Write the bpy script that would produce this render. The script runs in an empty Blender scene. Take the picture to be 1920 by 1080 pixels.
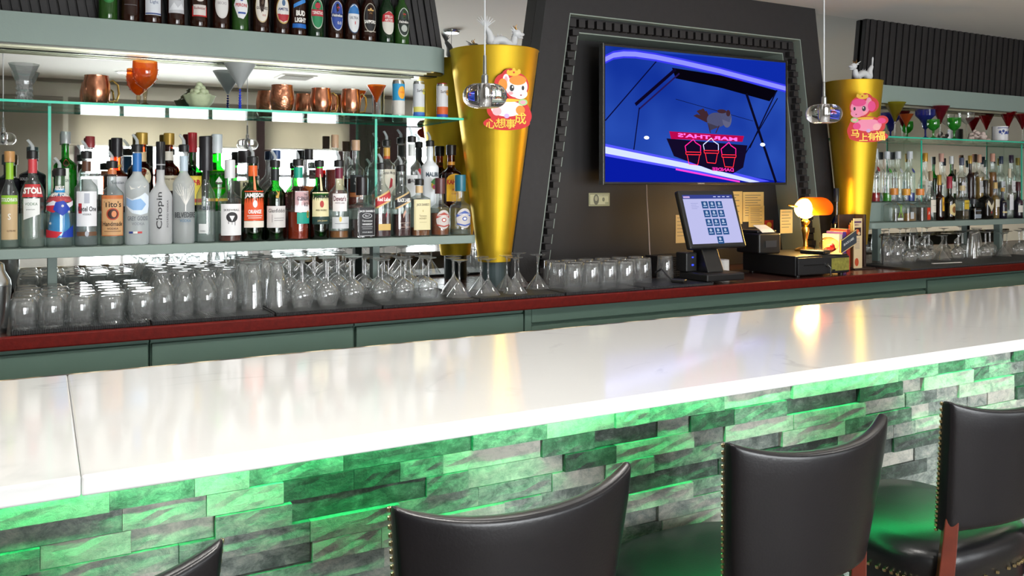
import bpy, math, random
from mathutils import Vector, Matrix
random.seed(7)
S = bpy.context.scene
COL = S.collection
PI = math.pi

# ------------------------------------------------------------------ camera, world, lights, exposure
CAM_H, FPX, TH, HOR = 1.45, 1610.0, math.radians(28.7), 349.0
cd = bpy.data.cameras.new('camera'); cam = bpy.data.objects.new('camera', cd); COL.objects.link(cam)
cam.location = (0, 0, CAM_H); cam.rotation_euler = (PI/2, 0, -TH)
cd.sensor_width = 36; cd.lens = 36*FPX/1920; cd.shift_y = -(540-HOR)/1920; cd.clip_start = .02
S.camera = cam
S.view_settings.view_transform = 'Standard'; S.view_settings.look = 'None'
S.view_settings.gamma = 1; S.view_settings.use_curve_mapping = False
S.view_settings.exposure = 0.63
S.cycles.max_bounces = 10; S.cycles.transparent_max_bounces = 40; S.cycles.transmission_bounces = 8
S.cycles.glossy_bounces = 6; S.cycles.diffuse_bounces = 4
S.cycles.caustics_reflective = False; S.cycles.caustics_refractive = False
S.cycles.sample_clamp_indirect = 6.0
W = bpy.data.worlds.new('sky'); S.world = W; W.use_nodes = True
W.node_tree.nodes['Background'].inputs[0].default_value = (.93, .97, 1, 1)
W.node_tree.nodes['Background'].inputs[1].default_value = 3.0

CEIL, WALL_Y, MIR_Y = 2.385, -1.9, 3.285
def area(name, loc, rot, sx, sy, power, col=(1, 1, 1), spread=180):
    l = bpy.data.lights.new(name, 'AREA'); l.shape = 'RECTANGLE'; l.size = sx; l.size_y = sy
    l.energy = power; l.color = col; l.spread = math.radians(spread)
    o = bpy.data.objects.new(name, l); COL.objects.link(o); o.location = loc; o.rotation_euler = rot
    return o
# daylight coming in at the big windows behind the guests
area('daylight', (1.2, WALL_Y-.25, 1.3), (PI/2, 0, 0), 3.0, 1.8, 230, (.95, .98, 1))
area('daylight', (4.2, WALL_Y-.25, 1.2), (PI/2, 0, 0), 1.6, 1.5, 20, (.95, .98, 1))
def ceiling_spot(loc, power, col=(1, .97, .92), r=.06, ang=140):
    l = bpy.data.lights.new('downlight_beam', 'SPOT'); l.energy = power; l.color = col
    l.spot_size = math.radians(ang); l.spot_blend = .6; l.shadow_soft_size = r
    o = bpy.data.objects.new('downlight_beam', l); COL.objects.link(o); o.location = loc
DOWNLIGHTS = [(-.35, .75), (.75, .75), (.6, -1.13), (2.6, .75), (4.4, 1.4), (5.0, -.9), (7.4, .4), (.15, 2.25), (1.35, 2.25), (3.0, 2.25)]  # aisle and far-right lamps are added, to brighten the bottles and mirrored room
for (x, y), p in zip(DOWNLIGHTS, (38, 38, 30, 18, 12, 40, 60, 17, 17, 7)): ceiling_spot((x, y, CEIL-.03), p, (1, .97, .92) if x < 4 else (1, .82, .64))

# ------------------------------------------------------------------ geometry of the view (turns a pixel of the photo into a point at a known depth)
c_, s_ = math.cos(TH), math.sin(TH)
def at(u, v, Y):
    a = (u-960)/FPX; d = Y/(c_-a*s_)
    return Vector((d*(s_+a*c_), Y, CAM_H+d*(HOR-v)/FPX))
def atz(u, v, Z):
    a = (u-960)/FPX; d = (CAM_H-Z)*FPX/(v-HOR)
    return Vector((d*(s_+a*c_), d*(c_-a*s_), Z))
def ppm(u, Y):
    a = (u-960)/FPX; return FPX*(c_-a*s_)/Y

# ------------------------------------------------------------------ materials
def lin(h):
    h = h.lstrip('#'); r = []
    for i in (0, 2, 4):
        v = int(h[i:i+2], 16)/255; r.append(v/12.92 if v <= .04045 else ((v+.055)/1.055)**2.4)
    return (*r, 1)
MC = {}
def mat(col, rough=.5, metal=0, name=None, bump=0, bscale=60, spec=.5, coat=0, emit=None, es=0, aniso=0, var=0, vscale=8):
    key = ('m', col, rough, metal, bump, bscale, spec, coat, emit, es, aniso, var, vscale)
    if key in MC: return MC[key]
    m = bpy.data.materials.new(name or 'paint'); m.use_nodes = True; nt = m.node_tree
    b = nt.nodes['Principled BSDF']
    b.inputs['Base Color'].default_value = lin(col); b.inputs['Roughness'].default_value = rough
    b.inputs['Metallic'].default_value = metal; b.inputs['Specular IOR Level'].default_value = spec
    b.inputs['Coat Weight'].default_value = coat
    if emit: b.inputs['Emission Color'].default_value = lin(emit); b.inputs['Emission Strength'].default_value = es
    if bump or var:
        tc = nt.nodes.new('ShaderNodeTexCoord'); n = nt.nodes.new('ShaderNodeTexNoise')
        n.inputs['Scale'].default_value = bscale; n.inputs['Detail'].default_value = 5
        nt.links.new(tc.outputs['Object'], n.inputs['Vector'])
        if bump:
            bp = nt.nodes.new('ShaderNodeBump'); bp.inputs['Strength'].default_value = bump; bp.inputs['Distance'].default_value = .002
            nt.links.new(n.outputs['Fac'], bp.inputs['Height']); nt.links.new(bp.outputs[0], b.inputs['Normal'])
        if var:
            n2 = nt.nodes.new('ShaderNodeTexNoise'); n2.inputs['Scale'].default_value = vscale; n2.inputs['Detail'].default_value = 4
            nt.links.new(tc.outputs['Object'], n2.inputs['Vector'])
            mp = nt.nodes.new('ShaderNodeMapRange'); mp.inputs[1].default_value = .3; mp.inputs[2].default_value = .7
            mp.inputs[3].default_value = 1-var; mp.inputs[4].default_value = 1+var
            nt.links.new(n2.outputs['Fac'], mp.inputs[0])
            hs = nt.nodes.new('ShaderNodeHueSaturation'); hs.inputs['Color'].default_value = lin(col)
            nt.links.new(mp.outputs[0], hs.inputs['Value']); nt.links.new(hs.outputs[0], b.inputs['Base Color'])
    MC[key] = m; return m
def glassmat(tint='f8fbfa', edge='bccac6', refl=.6, rough=.02, base=.06, diff=0):
    """thin clear glass: passes light, mirrors more and colours more towards its edges"""
    key = ('g', tint, edge, refl, rough, base, diff)
    if key in MC: return MC[key]
    m = bpy.data.materials.new('clear_glass'); m.use_nodes = True; nt = m.node_tree; N = nt.nodes
    N.remove(N['Principled BSDF']); out = N['Material Output']
    lw = N.new('ShaderNodeLayerWeight'); lw.inputs['Blend'].default_value = .5
    pw = N.new('ShaderNodeMath'); pw.operation = 'POWER'; pw.inputs[1].default_value = 2.2
    nt.links.new(lw.outputs['Facing'], pw.inputs[0])
    mc = N.new('ShaderNodeMix'); mc.data_type = 'RGBA'; mc.inputs['A'].default_value = lin(tint); mc.inputs['B'].default_value = lin(edge)
    nt.links.new(pw.outputs[0], mc.inputs['Factor'])
    tr = N.new('ShaderNodeBsdfTransparent'); nt.links.new(mc.outputs['Result'], tr.inputs[0])
    gl = N.new('ShaderNodeBsdfGlossy'); gl.inputs['Roughness'].default_value = rough
    mr = N.new('ShaderNodeMapRange'); mr.inputs[3].default_value = base; mr.inputs[4].default_value = refl
    nt.links.new(pw.outputs[0], mr.inputs[0])
    mx = N.new('ShaderNodeMixShader'); nt.links.new(mr.outputs[0], mx.inputs[0])
    nt.links.new(tr.outputs[0], mx.inputs[1]); nt.links.new(gl.outputs[0], mx.inputs[2])
    if diff:  # milky scatter added to lift dark glass, in place of bright reflections
        df = N.new('ShaderNodeBsdfDiffuse'); df.inputs[0].default_value = lin(tint); tl = N.new('ShaderNodeBsdfTranslucent'); tl.inputs[0].default_value = lin(tint)
        m1 = N.new('ShaderNodeMixShader'); nt.links.new(df.outputs[0], m1.inputs[1]); nt.links.new(tl.outputs[0], m1.inputs[2])
        m2 = N.new('ShaderNodeMixShader'); m2.inputs[0].default_value = diff; nt.links.new(mx.outputs[0], m2.inputs[1]); nt.links.new(m1.outputs[0], m2.inputs[2]); mx = m2
    nt.links.new(mx.outputs[0], out.inputs[0])
    MC[key] = m; return m
def frostmat(col='d9dee0', clear=.35):
    key = ('f', col, clear)
    if key in MC: return MC[key]
    m = bpy.data.materials.new('frosted_glass'); m.use_nodes = True; nt = m.node_tree; N = nt.nodes
    b = N['Principled BSDF']; b.inputs['Base Color'].default_value = lin(col); b.inputs['Roughness'].default_value = .35
    tl = N.new('ShaderNodeBsdfTranslucent'); tl.inputs[0].default_value = lin(col)
    tr = N.new('ShaderNodeBsdfTransparent'); tr.inputs[0].default_value = lin('eef2f2')
    a = N.new('ShaderNodeMixShader'); a.inputs[0].default_value = .4
    nt.links.new(b.outputs[0], a.inputs[1]); nt.links.new(tl.outputs[0], a.inputs[2])
    c = N.new('ShaderNodeMixShader'); c.inputs[0].default_value = clear
    nt.links.new(a.outputs[0], c.inputs[1]); nt.links.new(tr.outputs[0], c.inputs[2]); nt.links.new(c.outputs[0], N['Material Output'].inputs[0])
    MC[key] = m; return m
def liqmat(col):
    """a coloured drink in its bottle: lets light of its colour through and scatters a little of it"""
    key = ('l', col)
    if key in MC: return MC[key]
    m = bpy.data.materials.new('drink'); m.use_nodes = True; nt = m.node_tree; N = nt.nodes
    b = N['Principled BSDF']; b.inputs['Base Color'].default_value = lin(col); b.inputs['Roughness'].default_value = .1
    tr = N.new('ShaderNodeBsdfTransparent'); tr.inputs[0].default_value = lin(col)
    c = N.new('ShaderNodeMixShader'); c.inputs[0].default_value = .85 if min(lin(col)[:3]) > .35 else .5
    nt.links.new(b.outputs[0], c.inputs[1]); nt.links.new(tr.outputs[0], c.inputs[2]); nt.links.new(c.outputs[0], N['Material Output'].inputs[0])
    MC[key] = m; return m
def emat(col, st):
    key = ('e', col, st)
    if key in MC: return MC[key]
    m = bpy.data.materials.new('glow'); m.use_nodes = True; nt = m.node_tree; N = nt.nodes
    N.remove(N['Principled BSDF']); e = N.new('ShaderNodeEmission'); e.inputs[0].default_value = lin(col); e.inputs[1].default_value = st
    nt.links.new(e.outputs[0], N['Material Output'].inputs[0]); MC[key] = m; return m

CLEAR = glassmat(diff=.05)
GREEN = glassmat('2fb24a', '0a4a12', .35)
GREYGREEN = mat('8b9c95', .55, name='sage_paint', bump=.1, bscale=200)
CABGREEN = mat('7a998b', .5, name='green_cabinet_paint', bump=.1, bscale=200)
BLACKWOOD = mat('242223', .6, name='black_stained_wood', bump=.25, bscale=120, var=.12, vscale=30)
BLACKPL = mat('1b1b1c', .4, name='black_plastic')
STEEL = mat('b9bcbc', .25, 1, name='steel')
GOLDM = mat('f0c93c', .46, 1, name='brushed_gold', bump=.05, bscale=300)

# ------------------------------------------------------------------ mesh builder
class MB:
    def __init__(s): s.v = []; s.f = []; s.m = []; s.k = 0; s.mats = []
    def use(s, m):
        if m not in s.mats: s.mats.append(m)
        s.k = s.mats.index(m); return s
    def add(s, vs, fs):
        o = len(s.v); s.v += [tuple(p) for p in vs]
        for f in fs: s.f.append([i+o for i in f]); s.m.append(s.k)
        return s
    def box(s, x0, x1, y0, y1, z0, z1, M=None):
        vs = [Vector((x, y, z)) for z in (z0, z1) for y in (y0, y1) for x in (x0, x1)]
        if M is not None: vs = [M @ p for p in vs]
        return s.add(vs, [(0, 2, 3, 1), (4, 5, 7, 6), (0, 1, 5, 4), (2, 6, 7, 3), (0, 4, 6, 2), (1, 3, 7, 5)])
    def loft(s, rings, seg=24, cap0=True, cap1=True, c=(0, 0)):
        """rings of (z, rx, ry, n): superellipse sections"""
        vs = []; fs = []
        for (z, rx, ry, n) in rings:
            for i in range(seg):
                t = 2*PI*i/seg+PI/seg; ct, st = math.cos(t), math.sin(t)
                e = 2/n
                vs.append((c[0]+rx*math.copysign(abs(ct)**e, ct), c[1]+ry*math.copysign(abs(st)**e, st), z))
        for k in range(len(rings)-1):
            for i in range(seg):
                j = (i+1) % seg; a = k*seg
                fs.append((a+i, a+j, a+seg+j, a+seg+i))
        if cap0: fs.append(tuple(range(seg))[::-1])
        if cap1: fs.append(tuple((len(rings)-1)*seg+i for i in range(seg)))
        return s.add(vs, fs)
    def lathe(s, prof, seg=24, cap0=False, cap1=False, c=(0, 0, 0)):
        return s.loft([(z+c[2], r, r, 2) for (r, z) in prof], seg, cap0, cap1, c[:2])
    def tube(s, pts, r, seg=8, cap=True):
        pts = [Vector(p) for p in pts]; n = len(pts); rr = r if isinstance(r, (list, tuple)) else [r]*n
        vs = []; fs = []; up = Vector((0, 0, 1)); prev = None
        for i, p in enumerate(pts):
            t = (pts[min(i+1, n-1)]-pts[max(i-1, 0)]).normalized()
            if prev is None: prev = up.cross(t) if abs(t.dot(up)) < .95 else Vector((1, 0, 0)).cross(t)
            x = (prev-t*prev.dot(t)).normalized(); y = t.cross(x); prev = x
            for k in range(seg):
                a = 2*PI*k/seg; vs.append(p+(x*math.cos(a)+y*math.sin(a))*rr[i])
        for i in range(n-1):
            for k in range(seg):
                j = (k+1) % seg; fs.append((i*seg+k, i*seg+j, (i+1)*seg+j, (i+1)*seg+k))
        if cap: fs.append(tuple(range(seg))[::-1]); fs.append(tuple((n-1)*seg+k for k in range(seg)))
        return s.add(vs, fs)
    def ball(s, c, r, seg=12, M=None):
        rx, ry, rz = r if isinstance(r, (tuple, list)) else (r, r, r); vs = []; fs = []; R = seg//2
        for i in range(R+1):
            p = PI*i/R
            for k in range(seg):
                a = 2*PI*k/seg; q = Vector((rx*math.sin(p)*math.cos(a), ry*math.sin(p)*math.sin(a), rz*math.cos(p)))
                if M is not None: q = M @ q
                vs.append(q+Vector(c))
        for i in range(R):
            for k in range(seg):
                j = (k+1) % seg; fs.append((i*seg+k, (i+1)*seg+k, (i+1)*seg+j, i*seg+j))
        return s.add(vs, fs)
    def prism(s, poly, f, d0, d1):
        """poly of 2-D points; f(a, b, depth) -> 3-D"""
        n = len(poly); vs = [f(a, b, d0) for a, b in poly]+[f(a, b, d1) for a, b in poly]
        fs = [tuple(range(n)), tuple(range(n, 2*n))[::-1]]+[(i, i+n, (i+1) % n+n, (i+1) % n) for i in range(n)]
        return s.add(vs, fs)
    def build(s, name, m=None, parent=None, smooth=False, bevel=0, loc=None, bseg=2):
        me = bpy.data.meshes.new(name); me.from_pydata(s.v, [], s.f)
        ms = s.mats if s.mats else [m]
        for x in ms: me.materials.append(x)
        if s.mats: me.polygons.foreach_set('material_index', s.m)
        me.validate(); me.update()
        import bmesh
        bm = bmesh.new(); bm.from_mesh(me); bmesh.ops.remove_doubles(bm, verts=bm.verts, dist=1e-6)
        bmesh.ops.recalc_face_normals(bm, faces=bm.faces); bm.to_mesh(me); bm.free()
        o = bpy.data.objects.new(name, me); COL.objects.link(o)
        if smooth:
            me.polygons.foreach_set('use_smooth', [True]*len(me.polygons))
            try: me.set_sharp_from_angle(angle=math.radians(38))
            except Exception: pass
        if bevel:
            b = o.modifiers.new('b', 'BEVEL'); b.width = bevel; b.segments = bseg; b.limit_method = 'ANGLE'
        if parent: o.parent = parent
        if loc is not None: o.location = loc
        return o
def tag(o, label, cat, group=None, kind=None):
    if label: o['label'] = label
    if cat: o['category'] = cat
    if group: o['group'] = group
    if kind: o['kind'] = kind
    return o
def struct(o): o['kind'] = 'structure'; return o
def root(name, loc, label, cat, group=None, rz=0):
    o = bpy.data.objects.new(name, None); COL.objects.link(o); o.location = loc; o.rotation_euler.z = rz
    o.empty_display_size = .05
    return tag(o, label, cat, group)
def copy_tree(o, parent=None):
    c = o.copy(); COL.objects.link(c); c.parent = parent
    for ch in list(o.children): copy_tree(ch, c)
    return c

# ------------------------------------------------------------------ lettering (flat outlines of the default typeface, as mesh)
TC = {}
def glyphs(t, bold=.0):
    if (t, bold) in TC: return TC[(t, bold)]
    cu = bpy.data.curves.new('lettering', 'FONT'); cu.body = t; cu.resolution_u = 2; cu.offset = bold
    ob = bpy.data.objects.new('lettering', cu); COL.objects.link(ob)
    dg = bpy.context.evaluated_depsgraph_get(); dg.update()
    me = bpy.data.meshes.new_from_object(ob.evaluated_get(dg))
    v = [(p.co.x, p.co.y) for p in me.vertices]; f = [tuple(p.vertices) for p in me.polygons]
    bpy.data.objects.remove(ob); bpy.data.curves.remove(cu); bpy.data.meshes.remove(me)
    if v:
        x0 = min(p[0] for p in v); x1 = max(p[0] for p in v); y0 = min(p[1] for p in v); y1 = max(p[1] for p in v)
        h = max(y1-y0, 1e-6); v = [((x-(x0+x1)/2)/h, (y-(y0+y1)/2)/h) for x, y in v]; w = (x1-x0)/h
    else: w = 1
    TC[(t, bold)] = (v, f, w); return TC[(t, bold)]
def flat_art(mb, els, put):
    """els: art elements in local 2-D units; put(x, z, layer) -> 3-D point"""
    for L, e in enumerate(els):
        k = e[0]; m = e[-1]; m = mat(m, .55, name='print') if isinstance(m, str) else m; mb.use(m); lay = L+1
        if k == 'r': poly = None; x0, x1, zb, zt = e[1], e[2], (lambda x, a=e[3]: a), (lambda x, b=e[4]: b)
        elif k == 'e':
            cx, cz, rx, rz = e[1:5]; x0, x1 = cx-rx, cx+rx
            q = lambda x: rz*math.sqrt(max(0, 1-((x-cx)/rx)**2))
            zb = lambda x: cz-q(x); zt = lambda x: cz+q(x)
        elif k == 'p':
            P = e[1]; x0 = min(p[0] for p in P); x1 = max(p[0] for p in P)
            def zz(x, P=P):
                r = []
                for (a, b), (c, d) in zip(P, P[1:]+P[:1]):
                    if min(a, c)-1e-9 <= x <= max(a, c)+1e-9:
                        if abs(c-a) < 1e-9: r += [b, d]
                        else: r.append(b+(d-b)*(x-a)/(c-a))
                return (min(r), max(r)) if r else (0, 0)
            zb = lambda x: zz(x)[0]; zt = lambda x: zz(x)[1]
        elif k == 't':
            txt, cx, cz, h, wmax = e[1:6]; v, f, w = glyphs(txt, e[6] if len(e) > 7 else .012)
            sx = h if w*h <= wmax else wmax/w
            mb.add([put(cx+x*sx, cz+y*h, lay) for x, y in v], f); continue
        n = 14; xs = sorted(set([x0+(x1-x0)*i/n for i in range(n+1)]+([p[0] for p in e[1]] if k == 'p' else [])))
        if k == 'e': xs = [(x0+x1)/2-(x1-x0)/2*math.cos(PI*i/18) for i in range(19)]
        vs = []
        for x in xs: vs += [put(x, zb(x), lay), put(x, zt(x), lay)]
        mb.add(vs, [(2*i, 2*i+2, 2*i+3, 2*i+1) for i in range(len(xs)-1)])

# ------------------------------------------------------------------ bottles
def sm(t): return (1-math.cos(PI*t))/2
STY = {  # body top, neck start (of glass height), neck radius (of R), squareness, foot
 'vodka': (.62, .76, .36, 2), 'whisky': (.60, .74, .38, 2), 'tall': (.58, .80, .34, 2), 'squat': (.66, .78, .30, 2),
 'square': (.68, .78, .36, 5), 'jwalker': (.60, .80, .40, 5), 'wine': (.55, .72, .33, 2), 'beer': (.56, .80, .42, 2), 'slim': (.66, .80, .42, 2),
 'round': (.40, .72, .22, 2), 'flatsq': (.62, .70, .34, 6), 'ski': (.30, .95, .8, 2), 'cone': (.38, .80, .36, 2), 'patron': (.56, .72, .30, 4)}
def bottle(u, Y, Z, vtop, wpx, label, style='vodka', glass=CLEAR, liq=None, cap=None, pour=False, art=(), neck=None, group=None, flat=1.0, collar=None, cat='bottle', x=None, R=None, H=None, pos=None):
    k = ppm(u, Y); a = math.atan((u-960)/FPX)
    if pos is None:
        p = at(u, 349, Y); vb = HOR+(CAM_H-Z)*k; R = wpx*.5/k*math.cos(a)*.98; H = (vb-vtop)/k; X = p.x
    else: X = pos
    b, n, rn, q = STY[style]; rn *= R
    if style not in ('beer',): rn = max(min(rn, .017), .010) if R > .025 else rn
    capH = 0
    if cap: capH = (cap[1]*H)
    G = H-capH if cap else H-(.012 if pour else 0)
    t = root('liquor_bottle' if cat == 'bottle' else 'beer_bottle', (X, Y, Z+.0006), label, 'bottle', group)
    def rad(z):
        f = z/G
        if f < .02: return R*(.93+.07*f/.02), q
        if f < b: return R, q
        if f < n:
            s = sm((f-b)/(n-b)); return R+(rn-R)*s, q+(2-q)*s
        return rn, 2
    zs = [0, .008, .02]+[.02+(b-.02)*i/5 for i in range(1, 6)]+[b+(n-b)*i/8 for i in range(1, 9)]+[n+(.985-n)*i/3 for i in range(1, 4)]
    mb = MB(); rings = []
    for f in zs:
        r, qq = rad(f*G); rings.append((f*G, r, r*flat+(rn-r*flat)*(0 if f < b else min(1, (f-b)/(n-b)))*(1 if flat < 1 else 0), qq))
    rings += [(G*.985, rn*1.18, rn*1.18, 2), (G, rn*1.18, rn*1.18, 2)]
    mb.loft(rings, 28, True, False); mb.build('glass_body', glass, t, smooth=True)
    if liq:
        col, lev = liq; mb = MB(); rr = []
        for f in [z for z in zs if z < lev]+[lev]:
            r, qq = rad(f*G); r *= .92; rr.append((max(f*G, .004), r, r*(flat+(1-flat)*(0 if f < b else min(1, (f-b)/(n-b)))), qq))
        mb.loft(rr, 28); mb.build('drink', liqmat(col), t, smooth=True)
    if cap:
        col, ch, cr = cap[0], capH, (cap[2] if len(cap) > 2 else 1.3)*rn
        mb = MB(); z0 = G-ch*.25; mb.lathe([(cr*.99, z0), (cr, z0+.001), (cr, H-.002), (cr*.9, H)], 20, True, True)
        mb.build('cap', mat(col, .35, .3 if col in ('b08d3a', 'a9acac', 'c9973a') else 0), t, smooth=True)
    if pour:
        r0 = rn*1.35; mb = MB(); mb.lathe([(r0, G-.012), (r0, G+.010), (r0*.8, G+.013)], 18, True, True)
        pr = mb.build('pourer', BLACKPL, t, smooth=True)
        mb = MB(); mb.tube([(0, 0, G+.012), (0, 0, G+.026), (-.006, -.003, G+.036), (-.014, -.006, G+.046)], [.0065, .0055, .005, .0045], 10, False)
        mb.build('spout', frostmat('e9eef0', .45), pr, smooth=True)
    if neck:
        for (col, z0, z1) in neck:
            mb = MB(); k2 = [(rad((z0+(z1-z0)*i/4)*G)[0]*1.03+.0006, (z0+(z1-z0)*i/4)*G) for i in range(5)]
            mb.lathe(k2, 22); mb.build('neck_band', mat(col, .4), t, smooth=True)
    if art:
        mb = MB()
        def put(x, z, L):
            zz = z*G; r, qq = rad(zz); off = .0005+.00025*L
            if qq <= 2.01: return ((r+off)*math.sin(x), -(r*flat+off)*math.cos(x), zz)
            xx = max(-.999, min(.999, x)); return (r*xx, -(r*flat*(1-abs(xx)**qq)**(1/qq)+off), zz)
        H_ = G
        els = []
        for e in art:
            if e[0] == 't':   # text height is a share of bottle height; in arc units for width
                els.append(e)
            else: els.append(e)
        def scaled(e):
            return e
        # text: convert glyph aspect (height in z-units of G, width in x-units of R)
        for L, e in enumerate(els):
            if e[0] == 't':
                txt, cx, cz, h, wmax = e[1:6]; v, f, w = glyphs(txt, e[6] if len(e) > 7 else .012)
                m = mat(e[-1], .55) if isinstance(e[-1], str) else e[-1]; mb.use(m)
                wx = w*h*G/R; sx = (h*G/R) if wx <= wmax else wmax/w
                mb.add([put(cx+x*sx, cz+y*h, L+1) for x, y in v], f)
            elif e[0] == 'tv':  # vertical lettering
                txt, cx, cz, h, wmax = e[1:6]; v, f, w = glyphs(txt, .012); mb.use(mat(e[-1], .5))
                sz = wmax/w; mb.add([put(cx-y*h, cz+x*sz, L+1) for x, y in v], f)
            else:
                m2 = MB(); m2.mats = mb.mats; 
                lay = L+1
                flat_art(mb, [e], lambda x, z, q_, lay=lay: put(x, z, lay))
        mb.build('label', None, t)
    return t
# ------------------------------------------------------------------ the room
WALLP = mat('e0dcd4', .8, name='wall_paint', bump=.1, bscale=90)
CEILP = mat('e9e6e0', .9, name='ceiling_paint')
XL, XR = -3.0, 8.5
struct(MB().box(XL, XR, WALL_Y, 3.5, -.05, 0).build('floor', mat('6e6259', .5, name='floor_tile', var=.15, vscale=2)))
struct(MB().box(XL, XR, WALL_Y, 3.5, CEIL, CEIL+.05).build('ceiling', CEILP))
struct(MB().box(XL-.1, XL, WALL_Y, 3.5, 0, CEIL).build('wall_left', WALLP))
struct(MB().box(XR, XR+.1, WALL_Y, 3.5, 0, CEIL).build('wall_right', WALLP))
struct(MB().box(XL, XR, 3.425, 3.5, 0, CEIL).build('wall_back', WALLP))
WIN = [(.25, 1.78, 4), (1.92, 2.68, 2), (3.32, 5.0, 4)]
WZ0, WZ1 = .45, 2.12
mb = MB(); yb = WALL_Y-.12
mb.box(XL, XR, yb, WALL_Y, 0, WZ0).box(XL, XR, yb, WALL_Y, WZ1, CEIL)
xs = [XL]+[q for w in WIN for q in w[:2]]+[XR]
for i in range(0, len(xs), 2): mb.box(xs[i], xs[i+1], yb, WALL_Y, WZ0, WZ1)
struct(mb.build('wall_front', WALLP))
BROWNF = mat('3a2427', .5, name='dark_brown_frame')
for i, (x0, x1, n) in enumerate(WIN):
    mb = MB(); y0, y1 = WALL_Y-.08, WALL_Y+.01
    for a in (x0, x1-.05): mb.box(a, a+.05, y0, y1, WZ0, WZ1)
    for a in (WZ0, WZ1-.05): mb.box(x0+.05, x1-.05, y0, y1, a, a+.05)
    for j in range(1, n): x = x0+(x1-x0)*j/n; mb.box(x-.018, x+.018, y0+.01, y1-.01, WZ0+.05, WZ1-.05)
    for z in (1.0, 1.55): mb.box(x0+.05, x1-.05, y0+.02, y1-.02, z-.015, z+.015)
    w = struct(mb.build('window_%d' % (i+1), BROWNF))
    MB().box(x0+.05, x1-.05, WALL_Y-.05, WALL_Y-.045, WZ0+.05, WZ1-.05).build('pane', glassmat('ffffff', 'dfe8e6', .3), w)
struct(MB().box(2.70, 3.30, WALL_Y, WALL_Y+.06, 0, 2.2).build('trim_1', BROWNF, bevel=.004))
struct(MB().box(1.79, 1.91, WALL_Y, WALL_Y+.05, 0, 2.2).build('trim_2', BROWNF, bevel=.004))
struct(MB().box(XL, XR, WALL_Y, WALL_Y+.04, 2.355, 2.384).build('trim_3', mat('8f8a82', .6), bevel=.004))
# roller shades, pulled half down
def shademat():
    m = bpy.data.materials.new('shade_cloth'); m.use_nodes = True; nt = m.node_tree; N = nt.nodes
    d = N.new('ShaderNodeBsdfDiffuse'); d.inputs[0].default_value = lin('cfcabd')
    t = N.new('ShaderNodeBsdfTranslucent'); t.inputs[0].default_value = lin('a8a294')
    x = N.new('ShaderNodeMixShader'); x.inputs[0].default_value = .5
    nt.links.new(d.outputs[0], x.inputs[1]); nt.links.new(t.outputs[0], x.inputs[2]); nt.links.new(x.outputs[0], N['Material Output'].inputs[0]); return m
SH = shademat()
for x0, x1, z, w in ((-1.3, .16, .9, 'leftmost wide'), (.20, 1.80, 1.81, 'middle'), (1.88, 2.72, 1.81, 'narrow right')):
    t = root('roller_shade', ((x0+x1)/2, WALL_Y+.09, 2.2), 'beige roller shade pulled down over the front window, %s one in the mirror' % w, 'roller shade', 'roller shades reflected in the mirror')
    h = (x1-x0)/2; MB().box(-h, h, -.002, .002, z-2.2, 0).build('cloth', SH, t)
    MB().tube([(-h, 0, .0), (h, 0, .0)], .025, 12).build('roller', mat('8f8a82', .5), t); MB().tube([(-h, 0, z-2.2), (h, 0, z-2.2)], .008, 8).build('hem_bar', mat('b8b0a0', .5), t)
# mirror over the whole back wall
mm = bpy.data.materials.new('mirror_silver'); mm.use_nodes = True
b = mm.node_tree.nodes['Principled BSDF']; b.inputs['Base Color'].default_value = (.86, .89, .88, 1); b.inputs['Metallic'].default_value = 1; b.inputs['Roughness'].default_value = .015
for poly, lab in (([(-2.2, 1.0392), (1.80, 1.0392), (1.98, CEIL-.001), (-2.2, CEIL-.001)], 'large wall mirror behind the left bottle display'), ([(3.71, 1.0392), (7.8, 1.0392), (7.8, CEIL-.001), (3.53, CEIL-.001)], 'large wall mirror behind the right bottle display')):
    m = MB().prism(poly, lambda a, b_, d: (a, d, b_), MIR_Y, MIR_Y+.012).build('wall_mirror', mm); tag(m, lab, 'mirror', 'wall mirrors')
DN = ['leftmost over the stools', 'over the stools above the bar seam', '', 'over the stools opposite the television', 'over the bar near its right end', 'added near the front wall at the right to brighten the mirror view', 'added farthest to the right to brighten the mirror view', 'added over the work aisle to brighten bottles, leftmost', 'added over the work aisle before the gold cone to brighten bottles', 'added over the work aisle before the television to brighten bottles']
for (x, y), dn in zip(DOWNLIGHTS, DN):
    t = root('ceiling_downlight', (x, y, CEIL), 'round recessed ceiling downlight, '+(dn or 'seen in the mirror above the amber goblet'), 'downlight', 'recessed ceiling downlights' if not (y < 0 and x < 1) else None)
    MB().lathe([(.075, 0), (.078, -.006), (.06, -.008), (.055, .0)], 24).build('trim_ring', mat('f0f0f0', .4), t, smooth=True)
    MB().lathe([(.0, -.003), (.055, -.003)], 24).build('lens', emat('fff4e0', 12), t)
t = root('ceiling_vent', (1.9, -.75, CEIL), 'square white ceiling vent seen in the mirror', 'vent')
mb = MB().box(-.15, .15, -.15, .15, -.008, 0)
mb.build('frame', mat('dedad2', .6), t, bevel=.002)
mb = MB()
for i in range(7): mb.box(-.12, .12, -.12+i*.038, -.105+i*.038, -.016, -.008)
mb.build('slats', mat('a8a49c', .6), t)

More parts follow.
